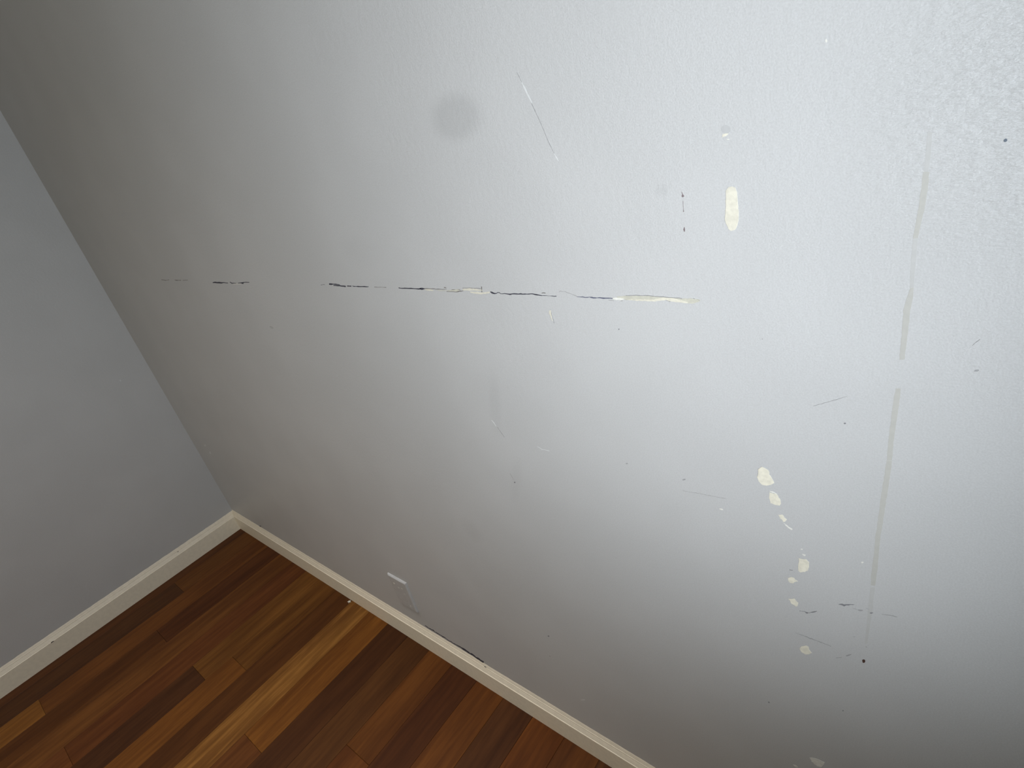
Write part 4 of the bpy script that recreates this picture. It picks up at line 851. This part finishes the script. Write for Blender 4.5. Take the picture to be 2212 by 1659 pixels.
        [(1315.1, 100.8), (1322.0, 101.2), (1329.0, 102.1), (1335.9, 102.3), (1340.8, 99.0), (1348.0, 99.9), (1354.0, 100.4), (1358.6, 98.3), (1365.1, 98.8), (1370.2, 98.9), 
         (1376.0, 100.0), (1381.1, 99.1), (1386.0, 96.5), (1390.6, 95.3), (1396.1, 96.0), (1401.3, 94.9), (1405.4, 92.0), (1412.4, 95.1), (1417.1, 103.8), (1412.4, 103.5), 
         (1406.5, 102.6), (1402.0, 104.9), (1396.8, 105.6), (1389.7, 102.1), (1385.8, 105.7), (1381.0, 107.6), (1375.7, 108.4), (1368.3, 104.1), (1364.4, 106.8), (1358.7, 107.1), 
         (1353.9, 108.9), (1347.4, 109.1), (1339.2, 107.1), (1332.5, 107.5), (1325.1, 106.2), (1317.3, 104.3)],
    ]),
]
def tri_poly(bm, pts, y0, y1):
    a = [bm.verts.new((x / 1000, y0, z / 1000)) for x, z in pts]
    b = [bm.verts.new((x / 1000, y1, z / 1000)) for x, z in pts]
    n = len(pts)
    es = [bm.edges.new((b[i], b[(i + 1) % n])) for i in range(n)]
    bmesh.ops.triangle_fill(bm, edges=es, use_beauty=True)
    for i in range(n):
        bm.faces.new((a[i], a[(i + 1) % n], b[(i + 1) % n], b[i]))
for name, mat, h, label, polys in MARKS:
    bm = bmesh.new()
    for pts in polys:
        tri_poly(bm, pts, 0.0005, -h / 1000)
    bmesh.ops.recalc_face_normals(bm, faces=bm.faces)
    me = bpy.data.meshes.new(name)
    bm.to_mesh(me)
    bm.free()
    me.materials.append(MK[mat])
    o = link(name, me, wall_back)
    if label:
        o['label'] = label
def fleck(y, z, parent):
    pts = [(0.0, y + 0.0022 * math.cos(t) * random.uniform(.7, 1.2), z + 0.004 * math.sin(t) * random.uniform(.7, 1.2))
           for t in [i / 8 * 2 * math.pi for i in range(8)]]
    v = pts + [(0.0003, p[1], p[2]) for p in pts]
    fs = [tuple(range(8, 16))] + [(i, (i + 1) % 8, 8 + (i + 1) % 8, 8 + i) for i in range(8)]
    mesh_from('paint_fleck', v, fs, MK['paint_light'], parent)
fleck(-0.0987, 0.7649, wall_left)

# ---------------------------------------------------------------- blank plate low on the back wall
px0, px1, pz0, pz1 = 1.1155, 1.1935, 0.1590, 0.2745
bv, th = 0.0045, 0.0055
def ring(ix, y):
    return [(px0 + ix, y, pz0 + ix), (px1 - ix, y, pz0 + ix), (px1 - ix, y, pz1 - ix), (px0 + ix, y, pz1 - ix)]
prof = [(0, 0.0), (0.0, -0.0012), (0.0012, -0.0034), (0.0030, -0.0050), (bv, -th)]
verts = []
for ix, y in prof:
    verts += ring(ix, y)
faces = []
for r in range(len(prof) - 1):
    for i in range(4):
        j = (i + 1) % 4
        faces.append((r * 4 + i, r * 4 + j, r * 4 + 4 + j, r * 4 + 4 + i))
faces.append(tuple(range((len(prof) - 1) * 4, len(prof) * 4)))
faces.append((3, 2, 1, 0))
plate = mesh_from('wall_plate', verts, faces, M_plate)
plate['label'] = 'small blank wall plate painted over in grey, just above the right-hand baseboard'
plate['category'] = 'wall plate'
for i, (sx, sz) in enumerate(((0.020, 0.088), (0.034, 0.079), (0.049, 0.083), (0.057, 0.018), (0.050, 0.062))):
    r = (0.0022, 0.0016, 0.0022, 0.0020, 0.0014)[i]
    pts = [(px0 + sx + r * 1.5 * math.cos(t) * random.uniform(.6, 1.2), pz0 + sz + r * math.sin(t) * random.uniform(.6, 1.2))
           for t in [q / 7 * 2 * math.pi for q in range(7)]]
    v = [(x, -th + 0.0003, z) for x, z in pts] + [(x, -th - 0.0003, z) for x, z in pts]
    fs = [tuple(range(7, 14)), tuple(range(6, -1, -1))] + [(q, (q + 1) % 7, 7 + (q + 1) % 7, 7 + q) for q in range(7)]
    mesh_from('bare_spot', v, fs, MK['cream_dim' if i in (0, 3) else 'cream_grey'], plate)

# ---------------------------------------------------------------- paint flake on the floor
bm = bmesh.new()
star = [(0, 0.0065), (0.0018, 0.0022), (0.0075, 0.0012), (0.0030, -0.0014), (0.0042, -0.0065), (0.0, -0.0028), (-0.0050, -0.0048), (-0.0026, -0.0004), (-0.0062, 0.0026), (-0.0018, 0.0022)]
top = [bm.verts.new((x, y, 0.0016 + 0.0012 * math.sin(i * 2.1))) for i, (x, y) in enumerate(star)]
bot = [bm.verts.new((x, y, 0.0)) for x, y in star]
ct, cb = bm.verts.new((0, 0, 0.0034)), bm.verts.new((0, 0, 0.0))
n = len(star)
for i in range(n):
    j = (i + 1) % n
    bm.faces.new((top[j], top[i], ct))
    bm.faces.new((bot[i], bot[j], cb))
    bm.faces.new((top[i], top[j], bot[j], bot[i]))
bmesh.ops.recalc_face_normals(bm, faces=bm.faces)
me = bpy.data.meshes.new('paint_flake')
bm.to_mesh(me)
bm.free()
me.materials.append(MK['cream'])
fl = link('paint_flake', me)
fl.location = (0.799, -0.0175, 0.0)
fl['label'] = 'tiny white star-shaped paint flake on the wood floor against the right-hand baseboard'
fl['category'] = 'paint flake'
